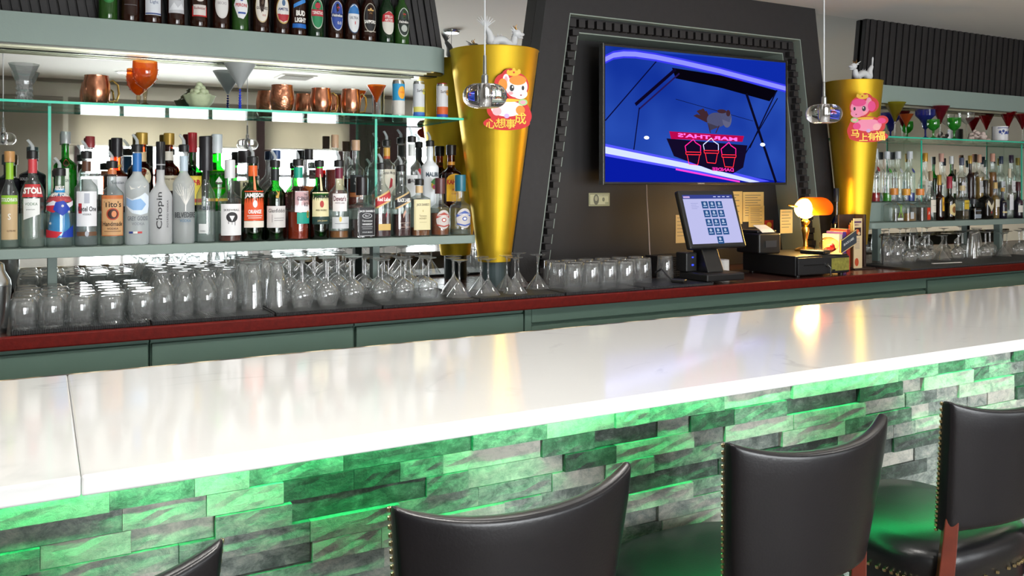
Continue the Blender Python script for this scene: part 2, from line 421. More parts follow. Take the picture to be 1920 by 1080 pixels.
# ------------------------------------------------------------------ front bar
BZ, BY0, BY1 = 1.07, 1.259, 1.949
qm = bpy.data.materials.new('white_quartz'); qm.use_nodes = True; nt = qm.node_tree; b = nt.nodes['Principled BSDF']
tc = nt.nodes.new('ShaderNodeTexCoord'); n1 = nt.nodes.new('ShaderNodeTexNoise'); n1.inputs['Scale'].default_value = 1.4; n1.inputs['Detail'].default_value = 7; n1.inputs['Distortion'].default_value = 1.4
nt.links.new(tc.outputs['Object'], n1.inputs['Vector'])
rp = nt.nodes.new('ShaderNodeValToRGB'); e = rp.color_ramp.elements; e[0].position = .485; e[0].color = (0, 0, 0, 1); e[1].position = .5; e[1].color = (1, 1, 1, 1)
x = e.new(.515); x.color = (0, 0, 0, 1)
n2 = nt.nodes.new('ShaderNodeTexNoise'); n2.inputs['Scale'].default_value = 5; nt.links.new(tc.outputs['Object'], n2.inputs['Vector'])
r2 = nt.nodes.new('ShaderNodeMapRange'); r2.inputs[1].default_value = .5; r2.inputs[2].default_value = .75; r2.inputs[4].default_value = .35; nt.links.new(n2.outputs['Fac'], r2.inputs[0])
mu = nt.nodes.new('ShaderNodeMath'); mu.operation = 'MULTIPLY'; nt.links.new(rp.outputs[0], mu.inputs[0]); nt.links.new(r2.outputs[0], mu.inputs[1])
nt.links.new(n1.outputs['Fac'], rp.inputs[0])
mx = nt.nodes.new('ShaderNodeMix'); mx.data_type = 'RGBA'; mx.inputs['A'].default_value = lin('d2d2d1'); mx.inputs['B'].default_value = lin('85868a')
nt.links.new(mu.outputs[0], mx.inputs['Factor']); nt.links.new(mx.outputs['Result'], b.inputs['Base Color'])
b.inputs['Roughness'].default_value = .09; b.inputs['Specular IOR Level'].default_value = .6
t = root('bar_worktop', (0, 0, BZ), 'long glossy white quartz bar top with faint grey veins', 'bar top')
sx = .045
MB().box(-1.6, sx, BY0, BY1, -.028, 0).build('slab', qm, t, bevel=.0035, bseg=3)
MB().box(sx+.0004, 7.6, BY0, BY1, -.028, 0).build('slab', qm, t, bevel=.0035, bseg=3)
ed = bpy.data.materials.new('worn_edge_band'); ed.use_nodes = True; nt = ed.node_tree; b = nt.nodes['Principled BSDF']
tc = nt.nodes.new('ShaderNodeTexCoord'); n1 = nt.nodes.new('ShaderNodeTexNoise'); n1.inputs['Scale'].default_value = 14; n1.inputs['Detail'].default_value = 6; nt.links.new(tc.outputs['Object'], n1.inputs['Vector'])
rp = nt.nodes.new('ShaderNodeValToRGB'); e = rp.color_ramp.elements; e[0].position = .42; e[0].color = lin('3a3330'); e[1].position = .62; e[1].color = lin('d8c9a8'); q = e.new(.52); q.color = lin('8f7a5c')
nt.links.new(n1.outputs['Fac'], rp.inputs[0]); nt.links.new(rp.outputs[0], b.inputs['Base Color'])
o = MB().box(-1.6, 7.6, BY1+.0002, BY1+.012, -.03, -.001).build('edge_band', ed, t)
o['label'] = 'worn brown strip along the back edge'
# the base with split-stone cladding
BW0 = 1.515
t = root('stone_clad_bar', (0, 0, 0), 'bar front clad in grey green split stone strips lit green', 'bar base')
MB().box(-1.6, 7.6, BW0+.016, BY1-.04, 0, BZ-.0285).build('core', mat('4a4644', .7), t)
sm_ = bpy.data.materials.new('split_stone'); sm_.use_nodes = True; nt = sm_.node_tree; b = nt.nodes['Principled BSDF']
at_ = nt.nodes.new('ShaderNodeAttribute'); at_.attribute_name = 'tone'
tc = nt.nodes.new('ShaderNodeTexCoord'); mpn = nt.nodes.new('ShaderNodeMapping'); mpn.inputs['Scale'].default_value = (1, 1, 1.5)
nt.links.new(tc.outputs['Object'], mpn.inputs[0])
ad = nt.nodes.new('ShaderNodeVectorMath'); ad.operation = 'ADD'; nt.links.new(mpn.outputs[0], ad.inputs[0]); 
sc_ = nt.nodes.new('ShaderNodeVectorMath'); sc_.operation = 'SCALE'; sc_.inputs[3].default_value = 7; nt.links.new(at_.outputs['Color'], sc_.inputs[0]); nt.links.new(sc_.outputs[0], ad.inputs[1])
n1 = nt.nodes.new('ShaderNodeTexNoise'); n1.inputs['Scale'].default_value = 26; n1.inputs['Detail'].default_value = 12; n1.inputs['Roughness'].default_value = .78; n1.inputs['Distortion'].default_value = .35
nt.links.new(ad.outputs[0], n1.inputs['Vector'])
sp = nt.nodes.new('ShaderNodeSeparateColor'); nt.links.new(at_.outputs['Color'], sp.inputs[0])
m1 = nt.nodes.new('ShaderNodeMapRange'); m1.inputs[1].default_value = .3; m1.inputs[2].default_value = .7; m1.inputs[3].default_value = -.42; m1.inputs[4].default_value = .42; nt.links.new(n1.outputs['Fac'], m1.inputs[0])
a2 = nt.nodes.new('ShaderNodeMath'); a2.operation = 'ADD'; nt.links.new(sp.outputs[0], a2.inputs[0]); nt.links.new(m1.outputs[0], a2.inputs[1])
rp = nt.nodes.new('ShaderNodeValToRGB'); e = rp.color_ramp.elements
e[0].position = 0; e[0].color = lin('434a47'); e[1].position = 1; e[1].color = lin('d2cfc4')
for p, c in ((.3, '68726d'), (.55, '929b94'), (.78, 'b6b8ae')): q = e.new(p); q.color = lin(c)
nt.links.new(a2.outputs[0], rp.inputs[0]); nt.links.new(rp.outputs[0], b.inputs['Base Color'])
bp = nt.nodes.new('ShaderNodeBump'); bp.inputs['Strength'].default_value = .9; bp.inputs['Distance'].default_value = .006
nt.links.new(n1.outputs['Fac'], bp.inputs['Height']); nt.links.new(bp.outputs[0], b.inputs['Normal']); b.inputs['Roughness'].default_value = .55
mb = MB(); tones = []; rh = .0375; z = BZ-.030; rr = random.Random(11)
row = 0
while z > .02:
    x = -1.6-rr.random()*.2
    while x < 7.5:
        L = rr.choice((.09, .13, .17, .22, .26)); off = rr.choice((.002, .004, .007, .010, .014, .016)); tone = (rr.choice((.1, .25, .45, .55, .65, .8, .9)), rr.random(), rr.random())
        nx, nz = 5, 3; vs = []; fs = []
        for i in range(nx+1):
            for j in range(nz+1):
                jit = rr.uniform(-.0022, .0022) if 0 < i < nx and 0 < j < nz else rr.uniform(-.0008, .0004)
                vs.append((x+.0004+(L-.0008)*i/nx, BW0+.016-off+jit, z-rh+.0004+(rh-.0008)*j/nz))
        for i in range(nx):
            for j in range(nz): a = i*(nz+1)+j; fs.append((a, a+1, a+nz+2, a+nz+1))
        k0 = len(vs); rim = [i*(nz+1) for i in range(nx+1)]+[nx*(nz+1)+j for j in range(1, nz+1)]+[i*(nz+1)+nz for i in range(nx-1, -1, -1)]+[j for j in range(nz-1, 0, -1)]
        for a in rim: vs.append((vs[a][0], BW0+.018, vs[a][2]))
        for i in range(len(rim)): j = (i+1) % len(rim); fs.append((rim[i], rim[j], k0+j, k0+i))
        mb.add(vs, fs); tones += [tone]*len(vs); x += L
    z -= rh; row += 1
me = bpy.data.meshes.new('stone_cladding'); me.from_pydata(mb.v, [], mb.f); me.materials.append(sm_)
ca = me.color_attributes.new('tone', 'FLOAT_COLOR', 'POINT')
ca.data.foreach_set('color', [q for tn in tones for q in (*tn, 1)])
o = bpy.data.objects.new('stone_cladding', me); COL.objects.link(o); o.parent = t
# green light strip under the overhang
t = root('led_strip', (3, 1.492, BZ-.0285), 'green glowing light strip under the bar top overhang', 'light strip')
MB().box(-4.6, 4.6, -.006, .006, -.008, -.0004).build('channel', STEEL, t)
MB().box(-4.6, 4.6, -.004, .004, -.0095, -.008).build('diodes', emat('10ff50', 4), t)
area('strip_glow', (3.0, 1.488, BZ-.0405), (math.radians(6), 0, 0), 9.2, .006, 15, (.01, 1, .25))

# ------------------------------------------------------------------ back bar: counter and cabinets
CZ, CY0 = 1.0385, 2.70
t = root('back_counter', (0, 0, CZ), 'long back bar counter with a red brown front edge', 'counter')
MB().box(-2.0, 7.6, CY0+.022, 3.424, -.036, 0).build('worktop', mat('4a2e28', .25, name='dark_worktop', bump=.05, var=.2, vscale=20), t)
o = MB().box(-2.0, 7.6, CY0, CY0+.022, -.037, .001).build('front_edge', mat('6a160f', .55, name='red_mahogany', bump=.25, bscale=150, var=.2, vscale=60, spec=.2), t, bevel=.004); o['label'] = 'red mahogany front edge'
FY = 2.745
xd = [-2.0, at(281, 670, FY).x, at(665, 640, FY).x, at(983, 600, FY).x, at(1737, 540, FY).x, 7.6]
zr = CZ-.037
nm = ['green base cabinet at the far left under the first bar mats', 'green base cabinet under the tall beer glasses', 'green base cabinet under the wine glasses left of the recess',
      'wide green base cabinet with a long dark slot below the register', 'green base cabinet at the far right under the second bottle display']
for i in range(5):
    x0, x1 = xd[i]+.001, xd[i+1]-.001
    t = root('base_cabinet', ((x0+x1)/2, FY, 0), nm[i], 'cabinet', 'green cabinets under the back counter'); h = (x1-x0)/2
    MB().box(-h, h, .02, .5, .08, zr-.0005).build('carcass', CABGREEN, t, bevel=.002)
    if i == 3:
        zs = at(993, 606, FY).z
        MB().box(-h+.001, -h+.03, 0, .02, .1, zr-.002).build('stile', CABGREEN, t, bevel=.002)
        MB().box(-h+.031, h-.001, 0, .02, zs, zr-.002).build('apron', CABGREEN, t, bevel=.002)
        MB().box(-h+.031, h-.001, .002, .02, .1, zs-.012).build('panel', CABGREEN, t, bevel=.002)
    else:
        MB().box(-h+.001, h-.001, .006, .02, zr-.016, zr-.002).build('rail', CABGREEN, t, bevel=.001)
        MB().box(-h+.004, h-.004, -.004, .019, .1, zr-.019).build('door', CABGREEN, t, bevel=.003)

# rubber bar mats
rm = bpy.data.materials.new('ribbed_rubber'); rm.use_nodes = True; nt = rm.node_tree; b = nt.nodes['Principled BSDF']; b.inputs['Base Color'].default_value = lin('2a2b2d'); b.inputs['Roughness'].default_value = .4
tc = nt.nodes.new('ShaderNodeTexCoord'); wv = nt.nodes.new('ShaderNodeTexWave'); wv.inputs['Scale'].default_value = 55; wv.bands_direction = 'X'
nt.links.new(tc.outputs['Object'], wv.inputs['Vector']); bp = nt.nodes.new('ShaderNodeBump'); bp.inputs['Distance'].default_value = .002; bp.inputs['Strength'].default_value = .8
nt.links.new(wv.outputs['Fac'], bp.inputs['Height']); nt.links.new(bp.outputs[0], b.inputs['Normal'])
MATS_U = [18, 283, 516, 717, 899, 1060, 1207, 1338]
MX = [atz(u, HOR+(CAM_H-CZ)*ppm(u, 2.73), CZ).x for u in MATS_U]
mat_lab = ['under the upside-down rocks glasses', 'under the stemmed beer glasses', 'under the big wine glasses', 'under the smaller wine glasses', 'under the martini glasses', 'under the highball tumblers', 'with the bar gun lying on its end']
for i in range(7):
    x0, x1 = MX[i]+.003, MX[i+1]-.003; h = (x1-x0)/2
    t = MB().box(-h, h, 0, .42 if i < 4 else .26, 0, .010)
    for q in (-h, h-.006): t.box(q, q+.006, 0, .42 if i < 4 else .26, .010, .013)
    o = t.build('bar_mat', rm, None, bevel=.0015, loc=((x0+x1)/2, 2.728, CZ+.0006)); tag(o, 'black ribbed rubber bar mat ' + mat_lab[i], 'bar mat', 'rubber bar mats along the back counter')
x0, x1 = at(1700, 490, 2.75).x, at(1990, 480, 2.75).x
o = MB().box(-(x1-x0)/2, (x1-x0)/2, 0, .3, 0, .010).build('bar_mat', rm, None, bevel=.0015, loc=((x0+x1)/2, 2.728, CZ+.0006)); tag(o, 'black rubber bar mat under the glasses right of the menu rack', 'bar mat', 'rubber bar mats along the back counter')

# ------------------------------------------------------------------ the two shelf bays (mirror images about the middle of the portal)
PC, PCS = 2.755, 2.58
SHZ, SHY = 1.2555, 3.05      # bottle shelf top / front
GLZ, GLY = 1.719, 3.07       # glass shelf
COZ0, COZ1, COY = 1.910, 2.0095, 3.172
RISE = .105
EDGE = mat('2fc9a8', .25, name='glass_edge', spec=.8, emit=None)
def glass_box(x0, x1, y0, y1, z0, z1, front, parent=None, name='glass_panel', loc=None, flip=False):
    mb = MB(); P = [Vector((x, y, z)) for z in (z0, z1) for y in (y0, y1) for x in (x0, x1)]
    F = {'bottom': (0, 2, 3, 1), 'top': (4, 5, 7, 6), 'front': (0, 1, 5, 4), 'back': (2, 6, 7, 3), 'left': (0, 4, 6, 2), 'right': (1, 3, 7, 5)}
    for k, f in F.items(): mb.use(EDGE if k in front else glassmat('eef9f6', 'cfeae2', .3)).add([P[i] for i in f], [(0, 1, 2, 3)])
    return mb.build(name, None, parent, loc=loc)
def rounded_end(x0, x1, y0, y1, r, side):
    pts = []
    if side > 0:   # rounded at the +x front corner
        pts = [(x0, y1), (x0, y0)]+[(x1-r+r*math.sin(a), y0+r-r*math.cos(a)) for a in [PI/2*i/10 for i in range(11)]]+[(x1, y1)]
    else:
        pts = [(x1, y1), (x1, y0)]+[(x0+r-r*math.sin(a), y0+r-r*math.cos(a)) for a in [PI/2*i/10 for i in range(11)]]+[(x0, y1)]
    return pts
side_word = {1: 'left', -1: 'right'}
for sd in (1, -1):
    def X(x): return x if sd > 0 else 2*PCS-x
    def R2(a, b): a, b = X(a), X(b); return min(a, b), max(a, b)
    w = 'left of the television recess' if sd > 0 else 'right of the television recess'
    far = -1.9 if sd > 0 else -2.3
    # cornice
    x0, x1 = R2(far, 1.46 if sd > 0 else 1.28); t = root('cornice', ((x0+x1)/2, 0, COZ0), 'grey green rounded cornice over the bottle display '+w, 'cornice', 'cornices over the bottle displays'); cx = (x0+x1)/2
    MB().prism(rounded_end(x0-cx, x1-cx, COY, MIR_Y-.001, .10, sd), lambda a, b_, d: (a, b_, d), 0, COZ1-COZ0).build('cornice_face', GREYGREEN, t, smooth=True)
    MB().prism(rounded_end(x0-cx, x1-cx-.01*sd, COY+.006, COY+.095, .08, sd), lambda a, b_, d: (a, b_, d), -.006, -.0002).build('lighting_channel', mat('8d8f8a', .22, 1, name='channel_metal'), t)
    mb = MB()
    for q in range(2): mb.box(x0-cx+.02, x1-cx-.1, COY+.028+q*.03, COY+.033+q*.03, -.011, -.006)
    mb.build('channel_ribs', mat('c9c8ae', .3, .6), t)
    # ribbed panel up to the ceiling
    t = root('ribbed_panel', (cx, 3.256, COZ1), 'black ribbed panel rising from the cornice to the ceiling, '+w, 'panel', 'black ribbed panels'); zt = CEIL-COZ1-.001
    lean = .17 if sd > 0 else -.12; xr = X(1.455 if sd > 0 else 1.17)
    mb = MB(); mb2 = MB(); ww = .028; n = int((x1-x0)/ww)
    tb = xr-lean*zt
    if sd > 0: mb.prism([(x0-cx, 0), (xr-cx, 0), (tb-cx, zt), (x0-cx, zt)], lambda a, b_, d: (a, d, b_), 0, .02)
    else: mb.prism([(x1-cx, 0), (xr-cx, 0), (tb-cx, zt), (x1-cx, zt)], lambda a, b_, d: (a, d, b_), 0, .02)
    mb.build('backing', BLACKWOOD, t)
    for i in range(n):
        xa = (xr-(i+1)*ww) if sd > 0 else (xr+i*ww)
        dd = .014 if i % 2 else .008
        mb2.prism([(xa-cx+.002, .0005), (xa-cx+ww-.003, .0005), (xa-cx+ww-.003-lean*zt, zt-.0005), (xa-cx+.002-lean*zt, zt-.0005)], lambda a, b_, d: (a, d, b_), -dd, -.0002)
    mb2.build('ribs', BLACKWOOD, t, bevel=.0015)
    # bottle shelf with raised back step and posts
    x0, x1 = R2(far, 1.515 if sd > 0 else 1.33); cx = (x0+x1)/2
    t = root('bottle_shelf', (cx, 0, SHZ), 'sage painted two step bottle shelf '+w, 'shelf', 'painted bottle shelves')
    MB().prism(rounded_end(x0-cx, x1-cx, SHY, MIR_Y-.001, .03, sd), lambda a, b_, d: (a, b_, d), -.031, 0).build('board', GREYGREEN, t, bevel=.002)
    a0, a1 = R2(far, 1.40 if sd > 0 else 1.31); MB().box(a0-cx, a1-cx, 3.168, MIR_Y-.001, .0003, RISE).build('step', GREYGREEN, t, bevel=.002)
    for u in (98, 704):
        px = at(u, 500, 3.17).x; a0, a1 = R2(px-.014, px+.014) if sd > 0 else R2(px-.014, px+.014)
        MB().box(a0-cx, a1-cx, 3.16, 3.20, CZ-SHZ+.0006, -.0315).build('post', GREYGREEN, t, bevel=.002)
    # glass shelf and dividers
    x0, x1 = R2(far, 1.463 if sd > 0 else 1.29); cx = (x0+x1)/2
    o = glass_box(x0-cx, x1-cx, GLY, MIR_Y-.002, -.008, 0, ('front', 'left', 'right'), None, 'glass_shelf', (cx, 0, GLZ)); tag(o, 'green edged glass shelf under the cornice '+w, 'glass shelf', 'glass shelves')
    us = (93, 705) if sd > 0 else (1728, 1916)
    for q, u in enumerate(us):
        px = at(u, 300, 3.171).x
        mb = MB().use(glassmat('eef9f6', 'cfeae2', .3)); hz_ = GLZ-.0088-SHZ
        mb.box(-.0045, .0045, 3.1745, MIR_Y-.002, RISE+.0008, hz_)
        mb.use(EDGE).box(-.0045, .0045, 3.170, 3.1744, RISE+.0008, hz_); o = mb.build('glass_divider', None, None, loc=(px, 0, SHZ))
        # lower part stands in front of the step
        tag(o, ['upright glass divider near the left end of the left display', 'upright glass divider near the right end of the left display'][q] if sd > 0 else ['upright glass divider nearest the menu rack', 'upright glass divider at the right end of the photo'][q], 'glass divider', 'upright glass dividers')

# ------------------------------------------------------------------ portal round the television
PY = 3.2; PZT = CEIL-.001
def hw(z): return .998-(z-1.164)*.149
def trap(mb, h0, h1, z0, z1, y0, y1, zi=None, h2=None):
    pass
SAGE = mat('8e9a90', .5)
t = root('television_recess', (PC, PY, CZ), 'tall black trapezoid recess framing the television with toothed moulding', 'recess frame')
def ring(name, m, ow, iw, ztop, ztop_i, y0, y1, bev=0):
    """a trapezoid frame, open at the bottom; widths are insets from the outer outline"""
    mb = MB(); z0 = CZ+.001
    def p(ins, z, sgn): return (sgn*(hw(z)-ins), z-CZ)
    out = [p(ow, z0, -1), p(ow, ztop, -1), p(ow, ztop, 1), p(ow, z0, 1)]; inn = [p(iw, z0, -1), p(iw, ztop_i, -1), p(iw, ztop_i, 1), p(iw, z0, 1)]
    for i in range(3):
        mb.prism([out[i], out[i+1], inn[i+1], inn[i]], lambda a, b_, d: (a, d, b_), y0, y1)
    return mb.build(name, m, t)
ring('frame', BLACKWOOD, 0, .13, PZT, 2.215, 0, .084)
ring('inner_frame', BLACKWOOD, .1305, .215, 2.2145, 2.145, .05, .1995)
ring('liner', SAGE, .1302, .1352, 2.2145, 2.2095, .002, .0499)
ring('liner', SAGE, .2152, .220, 2.1445, 2.139, .052, .1995)
mb = MB(); z = CZ+.03; k = 0
while z < 2.13:
    for sgn in (-1, 1):
        xx = sgn*(hw(z)-.175); dd = .012 if k % 2 else .0
        mb.box(xx-.017+dd*sgn*-1, xx+.017+dd*sgn*-1, .018, .0495, z-CZ, z-CZ+.026)
    z += .034; k += 1
x = -hw(2.17)+.165
while x < hw(2.17)-.165: mb.box(x-.017, x+.017, .018, .0495, 2.160-CZ, 2.196-CZ); x += .048
o = mb.build('dentil_moulding', BLACKWOOD, t, bevel=.001)
mb = MB(); ip = .205; zt = 2.139
mb.prism([(-(hw(CZ)-ip), .001), (hw(CZ)-ip, .001), (hw(zt)-ip, zt-CZ), (-(hw(zt)-ip), zt-CZ)], lambda a, b_, d: (a, d, b_), .20, .22)
mb.build('back_panel', mat('242223', .55, bump=.2, bscale=140), t)
# ------------------------------------------------------------------ television
TY = 3.235; x0, x1 = at(1131, 200, TY).x, at(1475, 200, TY).x; tz0, tz1 = 1.457, 2.103; tw = (x1-x0)/2; th_ = (tz1-tz0)/2
t = root('television', ((x0+x1)/2, TY, (tz0+tz1)/2), 'large flat television in a thin dark bezel showing a blue picture', 'television')
MB().box(-tw, tw, 0, .035, -th_, th_).build('bezel', BLACKPL, t, bevel=.003)
MB().box(-.35, .35, .0352, .07, -.2, .2).build('back_housing', BLACKPL, t, bevel=.01)
MB().box(-.12, .12, .0705, .163, -.12, .12).build('wall_mount', BLACKPL, t)
for q in (-1, 1): MB().box(q*(tw+.0012)-.001, q*(tw+.0012)+.001, -.003, .03, -th_, th_).build('metal_edge', STEEL, t)
sw, sh = tw-.010, th_-.012
def E(c, s=1.0): return emat(c, s*.6)
sc = bpy.data.materials.new('blue_picture'); sc.use_nodes = True; nt = sc.node_tree; N = nt.nodes; N.remove(N['Principled BSDF'])
tc = N.new('ShaderNodeTexCoord'); n1 = N.new('ShaderNodeTexNoise'); n1.inputs['Scale'].default_value = 2.2; nt.links.new(tc.outputs['Object'], n1.inputs['Vector'])
rp = N.new('ShaderNodeValToRGB'); e = rp.color_ramp.elements; e[0].position = .3; e[0].color = lin('0b2c9a'); e[1].position = .7; e[1].color = lin('3059c4'); nt.links.new(n1.outputs['Fac'], rp.inputs[0])
em = N.new('ShaderNodeEmission'); em.inputs[1].default_value = .6; nt.links.new(rp.outputs[0], em.inputs[0]); nt.links.new(em.outputs[0], N['Material Output'].inputs[0])
# picture coordinates: 0..1 across, 0..1 down
def Q(px, py): return ((px*2-1)*sw, (1-py*2)*sh)
def band(pts, w0, w1):
    up = [Q(x, y-w) for (x, y), w in zip(pts, [w0+(w1-w0)*i/(len(pts)-1) for i in range(len(pts))])]
    dn = [Q(x, y+w) for (x, y), w in zip(pts, [w0+(w1-w0)*i/(len(pts)-1) for i in range(len(pts))])]
    return up+dn[::-1]
art = [('r', -sw, sw, -sh, sh, sc)]
def seg(a, b, w, m):
    (x0, y0), (x1, y1) = Q(*a), Q(*b); dx, dy = x1-x0, y1-y0; l = math.hypot(dx, dy); nx, ny = -dy/l*w, dx/l*w
    return ('p', [(x0+nx, y0+ny), (x1+nx, y1+ny), (x1-nx, y1-ny), (x0-nx, y0-ny)], m)
art += [('p', [Q(0, .78), Q(1, 1.0), Q(0, 1.0)], E('0a1fb0', .9)), ('p', [Q(.14, 0.02), Q(1, .0), Q(1, .22), Q(.3, .08)], E('1233c0', .8))]
art += [('p', [Q(.34, .12), Q(.62, .15), Q(.95, .24), Q(.90, .33), Q(.62, .25), Q(.36, .20)], E('0b0716', .6)),
        seg((.36, .13), (.15, .42), .008, E('140a34', .6)), seg((.38, .16), (.17, .45), .004, E('30206a', .7)), seg((.27, .06), (.0, .55), .003, E('101050', .6)), seg((.17, .44), (.14, .78), .003, E('101050', .6)),
        seg((.95, .22), (.78, .72), .004, E('15123a', .6)), seg((.76, .28), (.94, 1.0), .008, E('121030', .6)), seg((.95, .3), (.74, .8), .003, E('121030', .6)), seg((.36, .36), (.8, .5), .0012, E('121030', .6))]
prev = None
for (y0, hw_, c, s) in ((0, .032, '3b3cf0', 1.1), (0, .018, '7a7cff', 1.6)):
    pts = [(0, .10), (.04, .065), (.09, .048), (.15, .042), (.25, .05), (.4, .075), (.6, .115), (.8, .165), (1, .215)]
    for p, q in zip(pts, pts[1:]): art.append(('p', [Q(p[0], p[1]-hw_), Q(q[0], q[1]-hw_), Q(q[0], q[1]+hw_), Q(p[0], p[1]+hw_)], E(c, s)))
art += [('p', [Q(0, .72), Q(.5, .86), Q(.9, .99), Q(.8, 1), Q(.5, .93), Q(0, .81)], E('4a4cff', 1.5)), ('p', [Q(0, .74), Q(.5, .875), Q(.84, .995), Q(.78, 1), Q(.5, .915), Q(0, .79)], E('b7c2ff', 1.6)), seg((.36, .9), (.72, .995), .004, E('ff40d0', 1.3))]
# neon sign board with the mirrored name and three cones, a rooster over it
art += [('p', [Q(.31, .665), Q(.765, .70), Q(.74, .88), Q(.68, .93), Q(.56, .905), Q(.35, .80)], E('1d1238', .6)), ('p', [Q(.325, .61), Q(.745, .625), Q(.735, .672), Q(.335, .668)], E('c00a50', 1.0))]
DK = E('4a2e38', .8)
art += [*[('p', [Q(.53, .53), Q(.455+.018*i, .44+.028*abs(i-1.5)-.01*i), Q(.475+.018*i, .425+.028*abs(i-1.5)-.01*i), Q(.55, .50)], DK) for i in range(4)], ('e', *Q(.585, .505), .062, .036, E('55587e', .9)), ('e', *Q(.645, .495), .030, .042, E('6a6c8e', .9)), ('p', [Q(.62, .50), Q(.60, .44), Q(.635, .425), Q(.67, .47), Q(.66, .52)], E('565a80', .9)), ('e', *Q(.615, .435), .030, .010, DK), ('e', *Q(.652, .447), .014, .016, DK), ('p', [Q(.53, .53), Q(.55, .59), Q(.60, .56)], E('4a4458', .8)),
        seg((.54, .55), (.55, .61), .003, DK), seg((.60, .55), (.58, .61), .003, DK)]
PK = E('ff1e8c', 1.8); RD = E('ff2a3a', 1.7); WH = E('cfd6ff', 1.5)
def loop(pts, w, m):
    for p, q in zip(pts, pts[1:]): art.append(seg(p, q, w, m))
for cx, m, cy in ((.455, PK, .76), (.555, WH, .745), (.655, PK, .775)):
    loop([(cx-.04, cy), (cx-.045, cy-.04), (cx-.02, cy-.07), (cx, cy-.095), (cx+.012, cy-.07), (cx+.04, cy-.045), (cx+.04, cy)], .0022, m)
    loop([(cx-.042, cy+.005), (cx+.042, cy+.005), (cx+.04, cy+.025), (cx-.04, cy+.025), (cx-.042, cy+.005)], .0018, RD)
    loop([(cx-.034, cy+.03), (cx-.024, cy+.10), (cx+.024, cy+.105), (cx+.034, cy+.03)], .0018, RD)
art += [('e', *Q(.205, .665), .015, .008, E('e8f0ff', 2)), ('e', *Q(.855, .69), .017, .009, E('e8f0ff', 2))]  # glowing ovals painted as ceiling lights reflected in the screen glass
mb = MB(); flat_art(mb, art, lambda x, z, L: (x, -.0015-.00004*L, z))
def mirrored(txt, px, py, h, w, m):
    v, f, ww = glyphs(txt, .03); x, y = Q(px, py); s = w/ww; mb.use(m); mb.add([(x-a*s, -.0058, y+b_*h+a*s*.03) for a, b_ in v], f)
mirrored('MAR THA\'S', .535, .645, .019, .38, E('ff5ab8', 2.2)); mirrored('DANDEE', .62, .898, .017, .14, E('e02aa0', 1.6))
mb.build('screen', None, t)
mb = MB(); v, f, ww = glyphs('SAMSUNG', .02); mb.add([(a*.007, -.0008, -th_+.006+b_*.007) for a, b_ in v], f); mb.build('maker_mark', mat('b5b5b5', .4), t)
# ------------------------------------------------------------------ bottles on the left display
FY_, BYK = 3.107, 3.226
FZ, BKZ = SHZ, SHZ+RISE
gF = 'front row of bottles on the left display'; gB = 'back row of bottles on the left display'
CORK = 'c4a37a'; WHT = 'f1efe9'; CREAM = 'efe3b8'; BLK = '17171a'
def fr(u, vt, w, lab, **k): return bottle(u, FY_, FZ, vt, w, lab, group=gF, **k)
def bk(u, vt, w, lab, **k): return bottle(u, BYK, BKZ, vt, w, lab, group=gB, **k)
fr(18, 284, 37, 'clear bottle with copper cap, lime green neck and tan label at the left end', style='tall', cap=('b98a55', .09, 1.5), neck=[('8fbf33', .78, .97)], liq=('d9e3dc', .45),
   art=[('r', -.95, .95, .10, .50, 'c9ad83'), ('r', -.95, .95, .50, .60, '8fbf33'), ('t', 'STOLICHNAYA', 0, .55, .045, 1.8, .03, WHT), ('t', 'GLUTEN FREE', .2, .2, .02, .9, '6b4a2c'), ('t', 'S', 0, .36, .07, .3, WHT)])
fr(61, 283, 48, 'clear ribbed vodka bottle with bold red band label and white label', style='tall', pour=True, neck=[('c8434a', .80, .95)], liq=('dfe6e0', .42),
   art=[('r', -.95, .95, .545, .68, 'd3272e'), ('t', 'STOLI', 0, .612, .07, 1.6, .05, WHT), ('p', [(-.75, .30), (.6, .36), (.6, .53), (-.75, .53)], 'e9ebe8'), ('t', 'VODKA', -.1, .47, .03, 1.0, '5b7a5c'), ('t', 'premium', -.15, .41, .02, .7, '8a8f8a')])
fr(111.6, 316, 51, 'clear bottle wrapped in a blue, red and white flag design with stars', style='vodka', pour=True,
   art=[('r', -1.3, 1.3, .13, .78, '1f8fd0'), ('r', -1.3, 1.3, .60, .68, 'c22a3a'), ('p', [(-1.3, .5), (-.4, .55), (.4, .5), (1.3, .56), (1.3, .62), (.3, .57), (-.5, .62), (-1.3, .56)], 'e8e8ee'), ('p', [(-1.3, .5), (-.5, .46), (0, .5), (-.2, .56), (-1.3, .55)], 'c22a3a'),
        ('p', [(-.5, .5), (.2, .42), (.9, .5), (.3, .62), (-.3, .6)], '1c3fae'), ('p', [(-1.3, .13), (-.2, .13), (.2, .2), (-1.3, .24)], 'cf2b3a'), ('p', [(.1, .13), (1.3, .13), (1.3, .3), (.3, .2)], '1c3fae'),
        ('t', 'ABSOLUT', 0, .785, .06, 1.9, .05, WHT), ('t', 'NEW YORK', 0, .70, .055, 2.2, .05, WHT), ('t', '*', .2, .55, .04, .2, WHT), ('t', '*', .7, .47, .04, .2, WHT), ('t', '*', -.7, .32, .04, .2, WHT)])
fr(162, 284, 46, 'clear vodka bottle with round shoulders, white label and thin brown band', style='vodka', pour=True, neck=[('5a3b2c', .82, .93)], liq=('e2e7e8', .5),
   art=[('r', -.95, .95, .22, .60, 'e9ebef'), ('r', -.22, .22, .47, .58, 'b3b7c4'), ('r', -.72, -.42, .36, .47, 'b02a34'), ('t', 'Ketel One', .05, .41, .055, 1.6, .02, '2a2a30'), ('t', 'VODKA', 0, .35, .02, .7, '55555c'), ('r', -.9, .9, .115, .16, '6a4a34'), ('e', 0, .14, .16, .03, 'b7bac4')])
